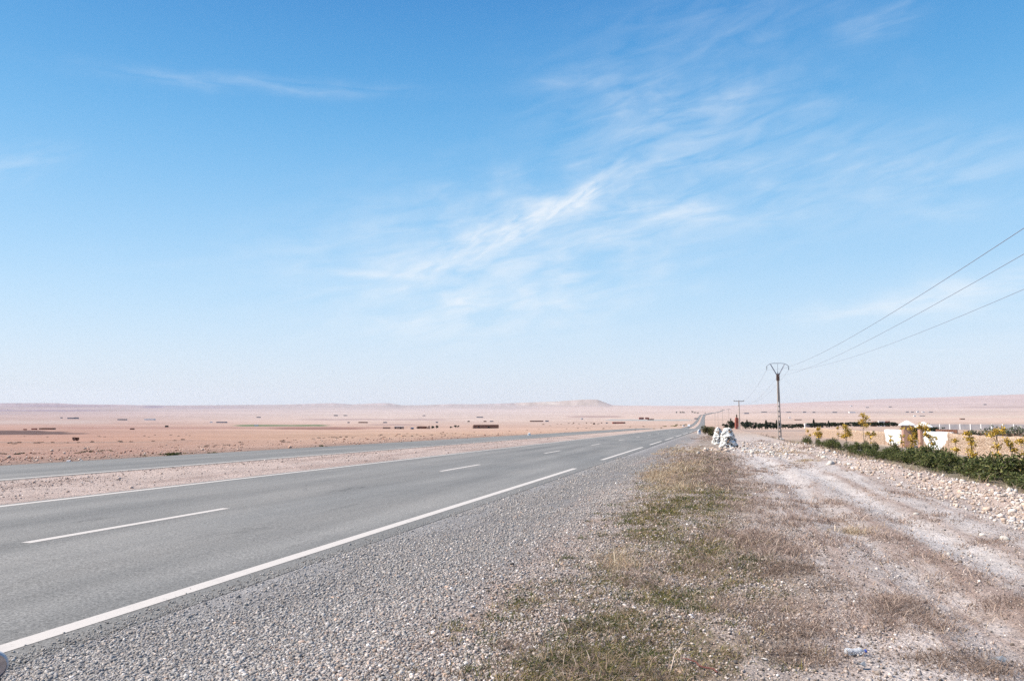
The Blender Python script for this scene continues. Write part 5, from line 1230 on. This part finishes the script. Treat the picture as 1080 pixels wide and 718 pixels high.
    gain = n.new('ShaderNodeVectorMath'); gain.operation = 'SCALE'; l.new(rp.outputs[0], gain.inputs[0]); gain.inputs['Scale'].default_value = 2/SKY_STRENGTH/2**.85
    tint = n.new('ShaderNodeMix'); tint.data_type = 'RGBA'; tint.inputs[0].default_value = .88
    l.new(sky.outputs[0], tint.inputs[6]); l.new(gain.outputs[0], tint.inputs[7])
    mx = n.new('ShaderNodeMix'); mx.data_type = 'RGBA'; l.new(cl, mx.inputs[0]); l.new(tint.outputs[2], mx.inputs[6]); mx.inputs[7].default_value = CLOUD
    w.cycles.sampling_method = 'MANUAL'; w.cycles.sample_map_resolution = 256
    l.new(mx.outputs[2], bg.inputs[0]); bg.inputs[1].default_value = SKY_STRENGTH
SKY_RAMP = [(-2, (226, 230, 245)), (48, (44, 110, 188)), (2, (222, 232, 246)), (6, (200, 228, 250)), (10, (174, 218, 251)), (16, (132, 196, 243)), (22, (94, 174, 232)), (30, (62, 142, 212))]
CLOUD = (5.55, 5.8, 6.1, 1); SKY_STRENGTH = .09
build_sky()
sun = bpy.data.lights.new('sun', 'SUN'); sun.energy = 4.3; sun.angle = R(.53); sun.color = (1, .94, .85)
so = bpy.data.objects.new('sun', sun); COL.objects.link(so)
to_sun = Vector((-math.sin(SUN_AZ)*math.cos(SUN_EL), math.cos(SUN_AZ)*math.cos(SUN_EL), math.sin(SUN_EL)))
so.rotation_euler = to_sun.to_track_quat('Z', 'Y').to_euler(); so.location = (0, 0, 60)

HAZE = 2.6e-5
if HAZE:
    m = MB(); m.box((0, 0, 60), (18300, 18300, 330)); 
    mt = bpy.data.materials.new('haze'); mt.use_nodes = True; nt = mt.node_tree; nt.nodes.clear()
    o_ = nt.nodes.new('ShaderNodeOutputMaterial'); v_ = nt.nodes.new('ShaderNodeVolumePrincipled')
    v_.inputs['Density'].default_value = HAZE; v_.inputs['Color'].default_value = (.97, .95, .99, 1); v_.inputs['Anisotropy'].default_value = .0
    nt.links.new(v_.outputs[0], o_.inputs['Volume'])
    h_ = m.obj('haze', mt); h_['kind'] = 'stuff'; h_['label'] = 'thin pale haze over the whole plain'; h_['category'] = 'haze'

# ------------------------------------------------------------------ camera and output
cam = bpy.data.cameras.new('camera'); co = bpy.data.objects.new('camera', cam); COL.objects.link(co)
co.location = (0, 0, EYE); co.rotation_euler = (R(90)+PITCH, 0, YAW); cam.sensor_width = 36; cam.lens = 27; cam.clip_start = .05; cam.clip_end = 40000
scene.camera = co
scene.view_settings.view_transform = 'Standard'; scene.view_settings.look = 'None'; scene.view_settings.gamma = 1; scene.view_settings.exposure = .87
scene.render.engine = 'CYCLES'; scene.cycles.use_denoising = False; scene.cycles.max_bounces = 5; scene.cycles.diffuse_bounces = 2; scene.cycles.transparent_max_bounces = 4
